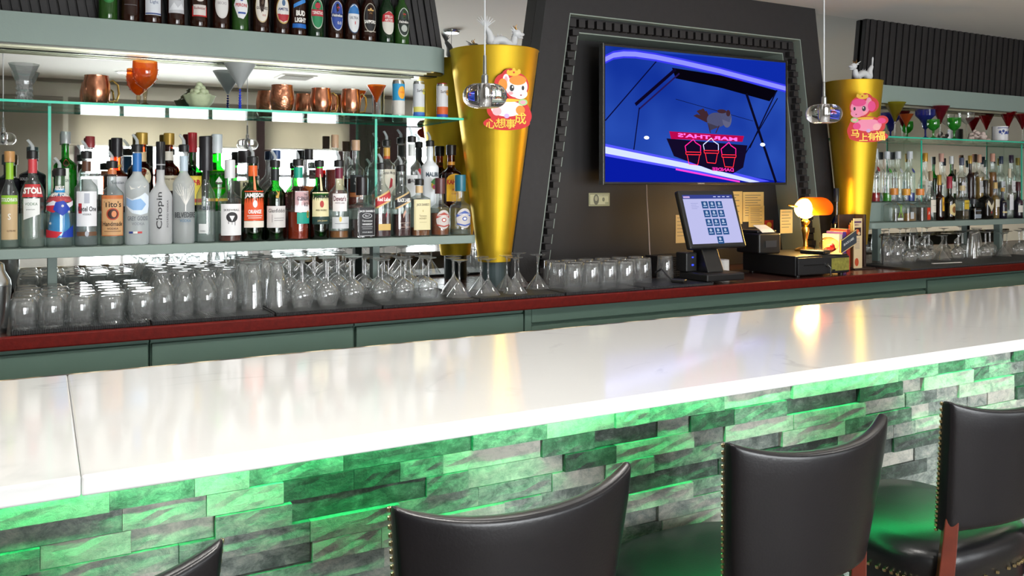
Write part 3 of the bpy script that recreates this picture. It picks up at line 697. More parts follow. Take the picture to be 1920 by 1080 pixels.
fr(210, 302, 46, 'clear vodka bottle with a tan label, orange trim and small round picture', style='vodka', pour=True, neck=[('c9764a', .88, .94)], liq=('dfe6dc', .3),
   art=[('r', -1.05, 1.05, .12, .62, 'c4703c'), ('r', -.95, .95, .13, .575, 'd0a271'), ('t', "Tito's", 0, .51, .075, 1.5, .02, '2a1a10'), ('e', 0, .39, .52, .075, 'b8472a'), ('e', 0, .39, .42, .06, '3c1c12'), ('e', .1, .39, .2, .04, 'd98a5a'),
        ('t', 'Handmade', 0, .27, .055, 1.7, .01, '2a1a10'), ('t', 'VODKA', 0, .21, .025, .9, '5a3a28'), ('r', -.7, .7, .175, .18, '5a3a28')])
fr(257, 272, 47, 'frosted vodka bottle with blue neck and pale blue wave with white geese', style='vodka', glass=frostmat('eaf0f2', .3), pour=True, neck=[('2f6fb4', .76, .95)],
   art=[('p', [(-1.1, .40), (-.5, .33), (.2, .31), (.9, .33), (1.1, .40), (1.1, .5), (.6, .54), (.1, .50), (-.5, .47), (-1.1, .50)], 'dfe9f4'), ('p', [(-1.1, .41), (-.4, .36), (.3, .36), (.7, .42), (.2, .48), (-.5, .46), (-1.1, .49)], '8fb6e2'),
        ('p', [(-.75, .62), (-.6, .57), (-.2, .585), (-.5, .59)], WHT), ('p', [(-.1, .60), (.05, .585), (.25, .62), (.05, .6)], WHT), ('p', [(.4, .61), (.55, .59), (.75, .62), (.55, .605)], WHT),
        ('t', 'GREY GOOSE', 0, .275, .045, 1.8, .02, '7e828c'), ('t', 'VODKA', 0, .22, .03, 1.0, '8f939c'), ('r', -.75, -.4, .12, .14, '2a3f8f'), ('r', -.4, -.05, .12, .14, WHT), ('r', -.05, .3, .12, .14, 'c23a3a')])
fr(301, 266, 46, 'frosted vodka bottle with black neck and upright black script down the front', style='tall', glass=frostmat('f0f0f2', .28), cap=('18181b', .22, 1.15),
   art=[('tv', 'Chopin', -.15, .42, .62, .46, '26262a'), ('tv', 'POTATO VODKA', .5, .38, .16, .34, '55555c')])
fr(344.6, 272, 42, 'frosted vodka bottle with a white bare tree drawn over its shoulder', style='vodka', glass=frostmat('e8ecec', .35), pour=True, neck=[('b9c9d6', .76, .92)], liq=('b9c2c4', .5),
   art=[x for i in range(9) for x in (('p', [(0.0, .40), (-.9+i*.225, .60+.03*math.sin(i*1.1)), (-.86+i*.225, .60+.03*math.sin(i*1.1)), (.05, .40)], WHT), ('p', [(-.5+i*.125, .50), (-1.0+i*.25, .56), (-.98+i*.25, .565), (-.47+i*.125, .505)], WHT))]+
       [('r', -.03, .05, .34, .42, WHT), ('t', 'BELVEDERE', 0, .30, .055, 1.8, .02, '3c4044'), ('t', 'VODKA', 0, .24, .03, .9, '6a90b0')])
fr(386, 256, 37, 'tall clear cylinder bottle with a big black conical stopper', style='tall', cap=('1d1c20', .26, 2.1), liq=('dfe5e4', .42), neck=[('1d1c20', .80, .99)],
   art=[('r', -.95, .1, .12, .24, 'dfe2e2'), ('t', 'elit', -.1, .45, .07, .8, .02, '3a4450'), ('t', 'VODKA', -.5, .15, .02, .6, '60666c')])
fr(431, 300, 46, 'clear whiskey bottle with white cap and white label with black skull mark', style='vodka', cap=('dcdde0', .18, 1.25), liq=('7a3424', .12),
   art=[('r', -.98, .98, .10, .565, 'ecebec'), ('t', 'SKREWBALL', 0, .475, .032, 1.5, '3a3436'), ('e', 0, .37, .48, .075, '232124'), ('p', [(-.22, .39), (.22, .39), (0, .31)], 'ecebec'), ('r', -.3, -.26, .27, .33, '232124'), ('r', .22, .26, .25, .33, '232124'), ('r', -.02, .01, .26, .30, '232124')])
def wtall(u, vt, w, lab, gl, lq, **k): return fr(u, vt, w, lab, style='whisky', glass=gl, liq=lq, pour=True, **k)
DG = glassmat('3aa84c', '07380f', .4)
wtall(474, 294, 43, 'green whiskey bottle with bright orange label and orange neck', DG, ('10301a', .45), neck=[('e8662a', .80, .93)],
   art=[('r', -1.05, 1.05, .255, .62, 'e4572a'), ('r', -1.05, 1.05, .17, .25, 'efe6d8'), ('t', 'JAMESON', 0, .56, .07, 1.9, .05, WHT), ('e', 0, .46, .2, .045, WHT), ('t', 'ORANGE', 0, .365, .05, 1.2, .04, WHT), ('r', -.7, .7, .31, .318, WHT), ('r', -.6, .6, .285, .292, WHT), ('r', -.12, .12, .63, .86, 'e8875a')])
wtall(515.6, 301, 41, 'green whisky bottle with black neck, stag mark and white label', DG, ('17230f', .55), neck=[('1d2326', .78, .93)],
   art=[('r', -1.05, 1.05, .17, .45, 'd9d5d2'), ('t', 'Glenfiddich', 0, .39, .05, 1.7, .01, '3c3438'), ('r', -.5, -.47, .24, .34, '4a3f40'), ('r', -.3, .7, .29, .296, '8a8285'), ('r', -.3, .6, .26, .266, '8a8285'), ('p', [(-.15, .56), (.1, .55), (.25, .66), (.1, .62), (-.1, .66)], 'c8a24a')])
wtall(559, 299, 42, 'pinkish whisky bottle with teal neck and white label over teal band', glassmat('f3dede', 'b89a94', .4), ('b5532e', .36), neck=[('1f9a84', .80, .94)],
   art=[('r', -.55, 1.2, .36, .63, 'e9e6ec'), ('r', -.35, 1.2, .21, .355, '1fa08c'), ('t', 'THE', .5, .585, .025, .4, '4a4a55'), ('t', 'GLENLIVET', .35, .535, .05, 1.4, '4a4a55'), ('t', '12', .55, .46, .05, .4, '4a4a55'), ('e', .75, .33, .16, .05, 'c78a2f'), ('e', .75, .33, .1, .03, '3a7a3a')])
wtall(598.5, 301, 37, 'green whiskey bottle with cream label, red crest and dark lower band', DG, ('14150f', .60), neck=[('8c2230', .82, .94)],
   art=[('r', -1.05, 1.05, .30, .62, 'e6dcae'), ('r', -1.05, 1.05, .20, .295, '1f3a36'), ('r', -.14, .14, .64, .86, 'dfd3a6'), ('t', 'JAMESON', 0, .56, .06, 1.8, .04, '1f2a20'), ('e', 0, .465, .2, .045, 'b3342c'), ('t', 'IRISH WHISKEY', 0, .385, .022, 1.2, '6a6040'), ('t', 'John Jameson', .1, .245, .03, 1.1, 'cdbf86')])
wtall(635.5, 301, 38, 'clear whisky bottle with maroon neck and two white labels over amber', CLEAR, ('b8742c', .10), neck=[('6d2238', .80, .94)],
   art=[('r', -.95, .6, .365, .60, 'ece6e6'), ('r', -1.0, 1.0, .135, .29, 'd5d8da'), ('t', "Dewar's", -.2, .535, .07, 1.3, .02, '6a2a3a'), ('t', 'WHITE LABEL', -.2, .475, .02, 1.0, '8a7a80'), ('e', -.15, .26, .13, .035, 'e2c766'), ('r', -.7, .7, .20, .206, '7a7f84')])
fr(678, 332, 46, 'square whiskey bottle with black label and white lettering and scrolls', style='square', cap=('1c1518', .24, 1.35), liq=('3a1a16', .40),
   art=[('r', -.62, .9, .04, .66, '201f22'), ('r', -.56, .84, .05, .06, 'c9c9cc'), ('r', -.56, -.54, .05, .65, 'c9c9cc'), ('r', .82, .84, .05, .65, 'c9c9cc'), ('t', "JACK DANIEL'S", .14, .575, .06, 1.35, .03, 'e4e4e6'), ('e', .14, .48, .42, .055, 'c9c9cc'), ('e', .14, .48, .36, .045, '201f22'), ('t', 'No.7', .14, .48, .04, .4, 'e4e4e6'),
        ('t', 'Tennessee', .14, .375, .04, .9, .01, 'e4e4e6'), ('t', 'WHISKEY', .14, .30, .04, 1.0, .03, 'e4e4e6'), ('r', -.35, .6, .24, .248, 'c9c9cc'), ('r', -.3, .55, .20, .207, 'c9c9cc'), ('t', 'SOUR MASH', .14, .13, .03, .9, 'c9c9cc')])
def jw(u, lab, col, t1, edge, k): return fr(u, 306+k, 33, lab, style='jwalker', pour=True, liq=('5a2220', .33), 
   art=[('p', [(-.98, .40), (.98, .52), (.98, .68), (-.98, .56)], edge), ('p', [(-.98, .425), (.98, .545), (.98, .655), (-.98, .535)], col), ('t', t1, 0, .535, .055, 1.6, .03, WHT)]+([('r', -.7, .8, .10, .19, 'd8b56a'), ('p', [(.2, .27), (.35, .33), (.3, .37), (.15, .31)], 'a32a3a')] if k == 0 else [('p', [(-.1, .27), (.25, .37), (.1, .39), (-.15, .33)], 'cfa08c'), ('r', -.6, .7, .20, .206, 'bfa090'), ('r', -.6, .7, .14, .146, 'bfa090'), ('t', '12', .05, .172, .025, .3, 'cfb09c')]))
jw(715, 'square whisky bottle with a slanted red label', 'b92a30', 'Red Label', 'd8b070', 0)
jw(752, 'square whisky bottle with a slanted black label', '26242a', 'BLACK LABEL', 'cfae78', 4)
fr(786, 336, 37, 'square whiskey bottle with tall pale cream label and cream neck wrap', style='square', pour=True, liq=('a8642a', .16), neck=[('d8b98c', .80, .93)],
   art=[('r', -.92, .92, .12, .68, 'e6dcae'), ('t', "JACK DANIEL'S", 0, .58, .06, 1.4, .02, '4a4030'), ('t', 'Tennessee', 0, .38, .035, .8, '8a7a50'), ('t', 'HONEY', 0, .33, .03, .9, '8a7a50'), ('e', 0, .47, .05, .02, 'c4b070'), ('r', -.4, .4, .26, .265, 'a89868')])
def chiv(u, vt, w, lab, c1, lq, capc): return fr(u, vt, w, lab, style='whisky', cap=(capc, .22, 1.4), liq=lq,
   art=[('e', 0, .36, .8, .21, 'cfc8c4'), ('p', [(-.8, .44), (0, .52), (.8, .44), (.8, .38), (0, .46), (-.8, .38)], c1), ('t', 'CHIVAS REGAL', 0, .445, .032, 1.4, .02, WHT), ('e', 0, .35, .25, .045, c1), ('e', 0, .35, .15, .025, WHT), ('p', [(-.75, .26), (0, .22), (.75, .26), (.75, .23), (0, .19), (-.75, .23)], c1)])
chiv(825, 334, 37, 'round whisky bottle with brown cap and silver label with red ribbon', 'b2483a', ('a85a24', .50), '5a3234')
chiv(863, 328, 40, 'round whisky bottle with blue green cap and silver label with blue ribbon', '4a62b0', ('c9cfc8', .12), '1d6a80')
# back row on the step
bk(61, 276, 52, 'broad black liqueur bottle standing behind the red banded vodka', style='squat', glass=mat('141418', .15), cap=('2c3a3c', .14, 1.5), art=[('t', 'GOLD', -.7, .60, .05, .8, 'd8d8da')])
bk(14, 290, 50, 'dark squat bottle half hidden at the left end of the back row', style='squat', glass=mat('16161c', .15), cap=('2c3a3c', .14, 1.5))
bk(123, 247, 45, 'tall bright green gin bottle with silver screw cap and red seal', style='squat', glass=glassmat('27d52e', '0a7a12', .4), cap=('a9acac', .12, 1.5), liq=('2fc53a', .6),
   art=[('e', .05, .70, .28, .05, '8c2a30'), ('r', -.08, .25, .2, .62, 'dfe6da'), ('t', 'GIN', .08, .45, .04, .3, '2a5a2a')])
bk(169, 256, 38, 'clear bottle with a red cap between the green gin and dark neck bottle', style='whisky', cap=('8c3034', .12, 1.3), art=[('r', -.8, .8, .2, .5, 'e6e6e8')])
bk(219, 259, 45, 'amber bottle with a black neck, gold ring and plain white label', style='whisky', glass=glassmat('d98a4a', '6a2c0a', .35), cap=('1c1a20', .20, 1.3), neck=[('c7a04a', .76, .80)], liq=('7a3510', .7), art=[('r', -1.0, 1.0, .1, .60, 'e6e8ee'), ('t', 'Russian', 0, .5, .05, 1.2, '6a7080')])
bk(266, 249, 44, 'amber whisky bottle with gold cap and oval cream label', style='whisky', glass=glassmat('b05a28', '4a1a08', .35), cap=('b08d3a', .12, 1.4), neck=[('cdb489', .72, .86)], liq=('5a2008', .72), art=[('e', 0, .50, .8, .13, 'e3d9b4'), ('t', 'IMPORTED', 0, .55, .03, 1.0, '5a3a20'), ('e', 0, .48, .2, .04, '6a7a3a')])
bk(317, 250, 40, 'amber whiskey bottle with gold cap and white neck label with red seven', style='whisky', glass=glassmat('b0582a', '4a1a08', .35), cap=('b08d3a', .12, 1.4), neck=[('e8e2d6', .74, .87)], liq=('6a2a0c', .7),
   art=[('t', '7', 0, .80, .08, .9, .05, 'c42a2a'), ('r', -.9, .9, .3, .52, 'e8dfc4'), ('t', "Seagram's", 0, .47, .04, 1.3, '6a4a2a')])
bk(361, 249, 38, 'green bottle with tall red cap and yellow and red label', style='whisky', glass=GREEN, cap=('b02430', .20, 1.25), liq=('141a12', .62), art=[('r', -.95, .95, .1, .56, 'e8cf4a'), ('t', 'J&B', .1, .44, .12, 1.2, .06, 'c02a2a'), ('r', -.95, .95, .14, .2, 'c9472a')])
bk(407, 252, 44, 'green bottle with white cap and bright yellow label with a ship', style='whisky', glass=glassmat('35e040', '0c8a18', .4), cap=('c9d0d4', .20, 1.25), liq=('2fae38', .6),
   art=[('r', -1.05, 1.05, .16, .66, 'f0c22a'), ('t', 'CUTTY SARK', 0, .61, .05, 1.8, .03, '2a2a20'), ('p', [(-.35, .46), (.4, .46), (.2, .43), (-.2, .43)], '3a3020'), ('p', [(-.3, .47), (0, .56), (.3, .47)], WHT), ('t', 'SCOTCH WHISKY', 0, .37, .03, 1.1, '6a5020')])
bk(459, 283, 50, 'square shouldered bourbon bottle with black cap and tan block letter label', style='square', cap=('231f22', .16, 1.5), liq=('6a3018', .25), art=[('r', -.55, .98, .12, .60, 'd9cfae'), ('t', 'KNOB', .2, .52, .10, 1.1, .05, '2a2622'), ('t', 'CREEK', .2, .42, .06, .8, .03, '2a2622')])
bk(518, 282, 60, 'wide round decanter bottle with blue cap and dark red band of liquor', style='round', cap=('2d4a78', .12, 1.3), liq=('5a1620', .34), flat=.8, art=[('t', 'WOODFORD', .0, .28, .05, 1.1, .03, 'd9b0a8')])
bk(579, 280, 34, 'clear bottle with black cap and a glowing orange label', style='vodka', cap=('1c1a1e', .14, 1.4), liq=('d0601c', .42), art=[('r', -.8, .8, .2, .45, 'd9702c')])
bk(628, 253, 36, 'tall clear bottle with cork stopper and deep red amber whiskey', style='squat', cap=('c8a284', .14, 1.35), liq=('9c2a14', .62), art=[('r', -.2, .95, .3, .52, 'dccfa8')])
bk(667, 263, 33, 'clear bottle with cork stopper and dark square label', style='vodka', cap=('c8a284', .12, 1.4), liq=('8c2c18', .5), art=[('r', -1.0, .6, .28, .56, '2a3034'), ('t', 'BASIL', 0, .48, .05, .8, 'c9d0d0'), ('t', "HAYDEN'S", 0, .42, .04, 1.0, 'c9d0d0'), ('r', -1.0, .6, .2, .27, 'b06a3a')])
bk(725, 263, 34, 'clear rum bottle with gold and orange neck and cream label with red figure', style='vodka', pour=True, neck=[('c99b45', .80, .93), ('b8502c', .76, .80)],
   art=[('r', -1.0, 1.0, .2, .60, 'dcd6c4'), ('t', 'Captain Morgan', 0, .54, .06, 1.7, '4a4440'), ('p', [(-.1, .3), (.3, .34), (.35, .45), (.1, .47)], 'b02a34')])
bk(772, 256, 35, 'clear rum bottle with white neck label and red round mark', style='vodka', pour=True, neck=[('dfe2e0', .76, .93)], art=[('r', -1.0, 1.0, .15, .48, 'dfe2e4'), ('t', 'BACARDI', .1, .40, .06, 1.5, .02, '3a3a40'), ('e', .65, .53, .32, .05, 'b02430'), ('r', -.8, -.5, .36, .42, '3a3438')])
bk(806, 264, 34, 'opaque white coconut rum bottle with palm picture', style='vodka', glass=mat('e8ecf0', .25), pour=True, neck=[('dfe6ea', .80, .93)], art=[('t', 'MALIBU', 0, .52, .07, 1.7, .04, '3a4a58'), ('e', .1, .36, .35, .07, 'd7b23c'), ('p', [(-.3, .40), (.1, .36), (.5, .42), (.1, .46)], '4a8a4a'), ('e', .1, .33, .2, .03, 'b03a6a')])
bk(846, 272, 38, 'amber coffee liqueur bottle with black cap and yellow label', style='vodka', glass=glassmat('c9742c', '4a1c06', .35), cap=('1c1618', .13, 1.4), neck=[('c98a2a', .78, .84)], liq=('3a1408', .75),
   art=[('r', -.9, .9, .12, .5, 'f0b628'), ('e', 0, .5, .9, .12, 'f0b628'), ('t', 'KAHLUA', 0, .47, .09, 1.7, .05, 'c4302a'), ('t', 'RUM', 0, .33, .04, .6, 'c4302a'), ('t', 'COFFEE', 0, .26, .03, .8, 'b05a20')])
# ------------------------------------------------------------------ beers on the cornice
BROWNG = glassmat('5a2c12', '1c0a04', .4, base=.08); BG2 = mat('2a120a', .12, name='brown_glass'); GG2 = mat('274d1c', .12, name='green_beer_glass'); DGB = mat('16301a', .12, name='dark_green_glass')
beers = [
 (202.5, GG2, 'green beer bottle with a dark green oval label at the left end of the row', [('e', 0, .40, .85, .16, '1f7a34'), ('e', 0, .40, .75, .13, '2f9a48'), ('t', "O'DOUL'S", 0, .40, .06, 1.4, .03, WHT), ('e', 0, .34, .5, .05, 'cfd8c0')], None),
 (244, BG2, 'dark beer bottle with silver grey label and dark lettering', [('r', -.95, .95, .38, .56, 'b9bcc2'), ('t', 'Extra Dark', 0, .47, .05, 1.4, '2a2a34'), ('r', -.7, .7, .24, .245, '8a8c92')], None),
 (286, BG2, 'beer bottle with yellow collar and white label with blue gothic lettering', [('r', -.95, .95, .12, .48, 'dfe3ea'), ('t', 'Corona', 0, .43, .06, 1.6, .02, '1f2f5a'), ('t', 'Light', .1, .31, .06, .9, '6a7896'), ('r', -.9, .9, .13, .15, '2f4a8a')], [('e0932a', .58, .80)]),
 (329.5, BG2, 'beer bottle with silver label and big red script lettering', [('r', -.98, .98, .18, .60, 'c9cbd0'), ('t', 'Coors', 0, .51, .09, 1.6, .03, 'c92c38'), ('t', 'LIGHT', 0, .40, .05, 1.0, .02, '3a3c44'), ('p', [(-.9, .22), (-.3, .34), (.1, .26), (.5, .33), (.9, .24)], 'e8eaee')], None),
 (372.5, BG2, 'beer bottle with red label and white crest in the middle', [('r', -.95, .95, .16, .62, 'c32a2a'), ('e', 0, .48, .6, .09, 'e6dcd8'), ('r', -.75, .75, .18, .34, 'e0d8d4'), ('t', 'Budweiser', 0, .29, .045, 1.3, '8a3a3a'), ('e', .25, .5, .2, .03, 'b04a4a')], None),
 (414, BG2, 'beer bottle with a pale blank oval label', [('e', 0, .38, .85, .22, 'dcd9d6'), ('t', 'BUCKLER', 0, .40, .04, 1.2, '8a8088'), ('e', 0, .38, .7, .19, 'e6e4e2'), ('t', 'BECKS', 0, .40, .04, 1.0, '9a9098')], None),
 (450, GG2, 'green beer bottle with white diamond label and red and blue print', [('p', [(-.95, .40), (-.6, .52), (0, .60), (.6, .52), (.95, .40), (.8, .3), (.2, .18), (-.4, .2)], 'eef0f2'), ('t', 'PERONI', 0, .40, .055, 1.4, .03, 'c23a40'), ('e', 0, .49, .2, .03, '3a5aa8'), ('r', -.4, .5, .26, .29, '3a5aa8')], None),
 (488.7, BG2, 'stout bottle with a tall cream oval label with a harp', [('e', 0, .40, .85, .25, 'c9b78a'), ('e', 0, .40, .78, .23, 'e6e0d6'), ('p', [(-.15, .46), (.12, .55), (.18, .46), (.0, .43)], '4a3420'), ('t', 'GUINNESS', 0, .385, .045, 1.4, .02, '4a3a34'), ('t', '0.0', .2, .27, .03, .4, 'b04a40')], None),
 (527.5, BG2, 'beer bottle with gold rimmed round label, white over red', [('e', .05, .38, .92, .22, 'c9a860'), ('e', .05, .38, .82, .195, 'e8e6e2'), ('p', [(-.7, .32), (.85, .32), (.6, .23), (0, .19), (-.5, .23)], 'b8303a'), ('t', 'AMSTEL', .05, .40, .045, 1.3, .03, '2a3a6a'), ('t', 'LIGHT', .1, .33, .04, .8, .03, WHT), ('e', .05, .5, .2, .05, '4a6a90')], None),
 (559, BG2, 'beer bottle with bright blue label and white block lettering', [('r', -1.0, 1.0, .12, .66, '1f6fc8'), ('t', 'BUD', .1, .36, .09, 1.2, .06, WHT), ('t', 'LIGHT', .1, .25, .08, 1.5, .06, WHT), ('p', [(-.8, .5), (.8, .62), (.8, .55), (-.8, .44)], '3f8fe0')], None),
 (592, DGB, 'dark green beer bottle with red banner and green oval label', [('e', 0, .38, .85, .25, 'cfd4c4'), ('e', 0, .38, .77, .23, '2a8a58'), ('r', -.8, .8, .34, .45, 'b92a3a'), ('t', 'TSINGTAO', 0, .395, .055, 1.4, .03, WHT), ('e', 0, .51, .35, .05, 'b92a3a')], [('a83a34', .90, .98)]),
 (629, BG2, 'dark beer bottle with blue oval label and small red star', [('e', 0, .38, .85, .25, 'c9d0e0'), ('e', 0, .38, .77, .23, '2a4aa0'), ('r', -.85, .85, .35, .42, '1d2f6a'), ('t', 'Heineken', 0, .385, .05, 1.4, .02, WHT), ('t', '*', .1, .50, .07, .4, .03, 'c92c38'), ('t', '0.0', .2, .26, .05, .5, WHT)], None),
 (660, BG2, 'dark beer bottle with white oval label, blue top and small red mark', [('e', 0, .36, .88, .25, '3a5a80'), ('e', 0, .36, .8, .235, 'e6e8ea'), ('p', [(-.75, .44), (.75, .44), (.55, .53), (0, .59), (-.55, .53)], '2f7ac0'), ('t', 'ULTRA', 0, .37, .045, 1.1, '5a6270'), ('r', .05, .15, .26, .31, 'c93a40')], [('2f6ab0', .92, .99)]),
 (690.5, BG2, 'dark beer bottle with black label and gold star', [('e', 0, .40, .92, .25, 'c9c4b4'), ('e', 0, .40, .84, .235, '1d1d20'), ('t', '*', 0, .50, .13, .8, .04, 'd9b26a'), ('t', 'SAPPORO', 0, .33, .06, 1.6, .05, WHT), ('r', -.8, .8, .16, .175, 'b9b4a8')], None),
 (724.5, DGB, 'dark beer bottle with white foil neck and red banner on pale label', [('e', 0, .34, .9, .2, 'e0dcd2'), ('p', [(-.95, .36), (.95, .36), (.8, .48), (0, .54), (-.8, .48)], 'c22a34'), ('t', 'STELLA', 0, .45, .045, 1.1, .03, WHT), ('t', 'ARTOIS', 0, .39, .045, 1.1, .03, WHT)], [('e8e8e4', .78, .98)]),
 (753, GG2, 'green beer bottle with dark oval label and red star, last at the right', [('e', 0, .38, .85, .25, 'cfd4cc'), ('e', 0, .38, .77, .23, '24302a'), ('r', -.85, .85, .35, .42, '111814'), ('t', 'Heineken', 0, .385, .05, 1.4, .02, WHT), ('t', '*', 0, .50, .07, .4, .03, 'c92c38'), ('e', 0, .27, .4, .06, 'b9c0b8')], None)]
for u, g, lab, art, nk in beers:
    Yb = 3.203
    k = ppm(u, Yb); p = at(u, 349, Yb)
    bottle(u, Yb, COZ1, 0, 0, lab, style='beer', glass=g, cap=('b9b4a0', .03, 1.15), art=art, neck=nk, group='beer bottles in a row on the cornice', cat='beer', pos=p.x, R=.0295, H=.235)

# ------------------------------------------------------------------ right display
gR = 'front row of bottles on the right display'; gS = 'back row of bottles on the right display'
def rf(u, vt, w, lab, **k): return bottle(u, FY_, FZ, vt, w, lab, group=gR, **k)
def rb(u, vt, w, lab, **k): return bottle(u, BYK, BKZ, vt, w, lab, group=gS, **k)
OR = ('d98a3a', .16, 1.7)
rf(1676, 353, 34, 'squat clear tequila bottle with orange ball stopper and green crossed mark', style='patron', cap=OR, art=[('p', [(-.5, .15), (-.4, .15), (.3, .62), (.2, .62)], '8fd02a'), ('p', [(.3, .15), (.4, .15), (-.2, .62), (-.3, .62)], '8fd02a'), ('r', -.6, .4, .06, .14, 'e6e8e4')])
rf(1699, 354, 34, 'squat clear tequila bottle with amber ball stopper and silver band', style='patron', cap=('e0a03a', .16, 1.7), liq=('b98a3a', .3), art=[('r', -.5, .1, .1, .35, 'c9ccd0')])
rf(1725, 354, 34, 'squat dark bottle with orange ball stopper and red tag', style='patron', cap=('d9843c', .16, 1.7), liq=('5a4638', .5), art=[('r', 0, .75, .05, .5, 'd23a1c'), ('t', 'A', .38, .3, .12, .4, WHT)])
rf(1745, 321, 20, 'tall clear bottle with tan capsule and cream label beside the red tag bottle', style='tall', cap=('a08a70', .16, 1.2), art=[('r', -.9, .9, .2, .5, 'e6ded0'), ('r', -.5, .5, .36, .37, '8a8280')])
rf(1761, 328, 20, 'amber bottle with gold cap and yellow label', style='whisky', cap=('b08d3a', .18, 1.2), glass=glassmat('a05a34', '3a1408', .3), liq=('5a2418', .6), art=[('r', -.3, .95, .25, .62, 'e0a82a'), ('t', '1800', .3, .45, .1, .8, '7a2a1a')])
rf(1780, 331, 23, 'dark gold bottle with crimson cap and cream hexagon label', style='whisky', cap=('a02440', .22, 1.3), glass=glassmat('8a7a3a', '2c240c', .3), liq=('5a4a1c', .5), art=[('p', [(-.9, .2), (-.9, .42), (0, .5), (.9, .42), (.9, .2), (0, .12)], 'e2cf92'), ('e', 0, .31, .45, .1, '8a5a2a')])
rf(1804, 348, 22, 'clear bottle with cream cap and yellow square label', style='square', cap=('c9b68a', .12, 1.5), liq=('6a5a38', .3), art=[('r', -.7, .8, .35, .65, 'd9b93a'), ('t', 'CAZADORES', 0, .55, .05, 1.2, '4a3a1a')])
rf(1825, 373, 25, 'short square dark bottle with pale grey label', style='square', cap=('3a3c42', .2, 1.4), glass=glassmat('3a4048', '101216', .3), liq=('20242a', .6), art=[('r', -.85, .85, .08, .32, '9aa4b0'), ('r', -.8, .8, .5, .58, '6a727c')])
rf(1848, 338, 27, 'black bottle with cream sash label and small red seal', style='patron', cap=('1c1a1a', .14, 1.3), glass=mat('15120f', .15), art=[('p', [(-.95, .62), (-.95, .48), (0, .22), (.95, .48), (.95, .62), (0, .40)], 'dcd3b8'), ('e', 0, .2, .15, .03, 'b02430'), ('e', .3, .68, .25, .07, '3a3a3a')])
rf(1866, 342, 17, 'slim bottle of pale gold rum with white label', style='slim', cap=('d0b070', .14, 1.3), liq=('a8801c', .75), art=[('r', -.9, .9, .38, .62, 'e2dccb')])
rf(1880, 352, 17, 'small dark port bottle with wide cream label', style='wine', cap=('c09a4a', .1, 1.4), glass=mat('181426', .15), art=[('r', -1, 1, .2, .62, 'e0cd96'), ('t', 'PORTO', 0, .45, .06, 1.2, '6a4a2a')])
rf(1893, 316, 15, 'slender clear bottle with tall white label', style='tall', cap=('d9d0b8', .15, 1.2), art=[('r', -1, 1, .2, .55, 'e6e4ea')])
rf(1909, 341, 19, 'wine coloured capped bottle with white label at the right end', style='wine', cap=('4a1c28', .2, 1.4), glass=mat('1c1420', .15), art=[('r', -1, 1, .2, .44, 'e0dcd4'), ('r', -.9, .9, .5, .6, '5a3a4a')])
for u, c, d, nmx in ((1641, 'd02838', 'b02430', 'red'), (1663, '58c83a', '3fa02a', 'green'), (1684, 'dfe8f2', 'c9ccd6', 'clear'), (1706, '3a55c8', '2a3a9a', 'blue')):
    rb(u, 284 if u != 1641 else 279, 20, 'slender clear vodka bottle tinted %s at its foot with a %s dot' % (nmx, nmx), style='slim', cap=('cdd2d6', .12, 1.4), liq=(c, .2), art=[('e', 0, .70, .42, .05, d), ('t', 'CIROC', 0, .60, .03, 1.4, 'b0b8c0')])
rows = [(1735, 287, 19, 'clear bottle with gold cap just right of the glass divider', 'c9973a', None, CLEAR, 'vodka', 'd9d4c8'), (1765, 288, 21, 'clear round bottle with pink cork in the back row', 'd0a090', ('e0e4e4', .4), CLEAR, 'round', None),
 (1784, 293, 17, 'green bottle with a white cap in the back row', 'e2e6e6', ('2f8a3a', .6), GREEN, 'whisky', 'e8e8e0'), (1803, 296, 18, 'clear bottle with blue grey cap behind the yellow label bottle', '5a6076', None, CLEAR, 'vodka', 'dcd8dc'),
 (1819, 292, 16, 'dark brown bottle with gold cap in the back row', 'b08d3a', None, mat('2a1a1a', .15), 'whisky', None), (1836, 290, 20, 'golden bottle with tan cork and grey label', 'c49a80', ('c9a44a', .6), CLEAR, 'squat', 'cfd0d2'),
 (1848, 300, 15, 'pale gold bottle with dark green cap behind the black bottle', '2f4a40', ('b8963a', .6), CLEAR, 'whisky', 'b9b4a8'), (1861, 288, 17, 'amber bottle with peach capsule and dark square label', 'd8a08a', ('b87a2a', .7), CLEAR, 'slim', '3a2c2a'),
 (1877, 293, 17, 'clear bottle with tall navy cap and white label', '20304a', None, CLEAR, 'vodka', 'dde2ea'), (1896, 291, 18, 'clear bottle with dark maroon capsule in the back row', '2c1c34', ('c9b8a8', .4), CLEAR, 'vodka', 'e0dde0'), (1911, 296, 16, 'clear bottle with gold foil at the right edge', 'b08d3a', ('b89a6a', .5), CLEAR, 'whisky', 'cfc8b8')]
for u, vt, w, lab, cc, lq, g, st, lb in rows:
    rb(u-(3 if u == 1911 else 0), vt, w, lab, style=st, glass=g, cap=(cc, .14, 1.4), liq=lq, art=[('r', -.9, .9, .2, .5, lb), ('r', -.5, .5, .36, .375, '6a6468')] if lb else ())
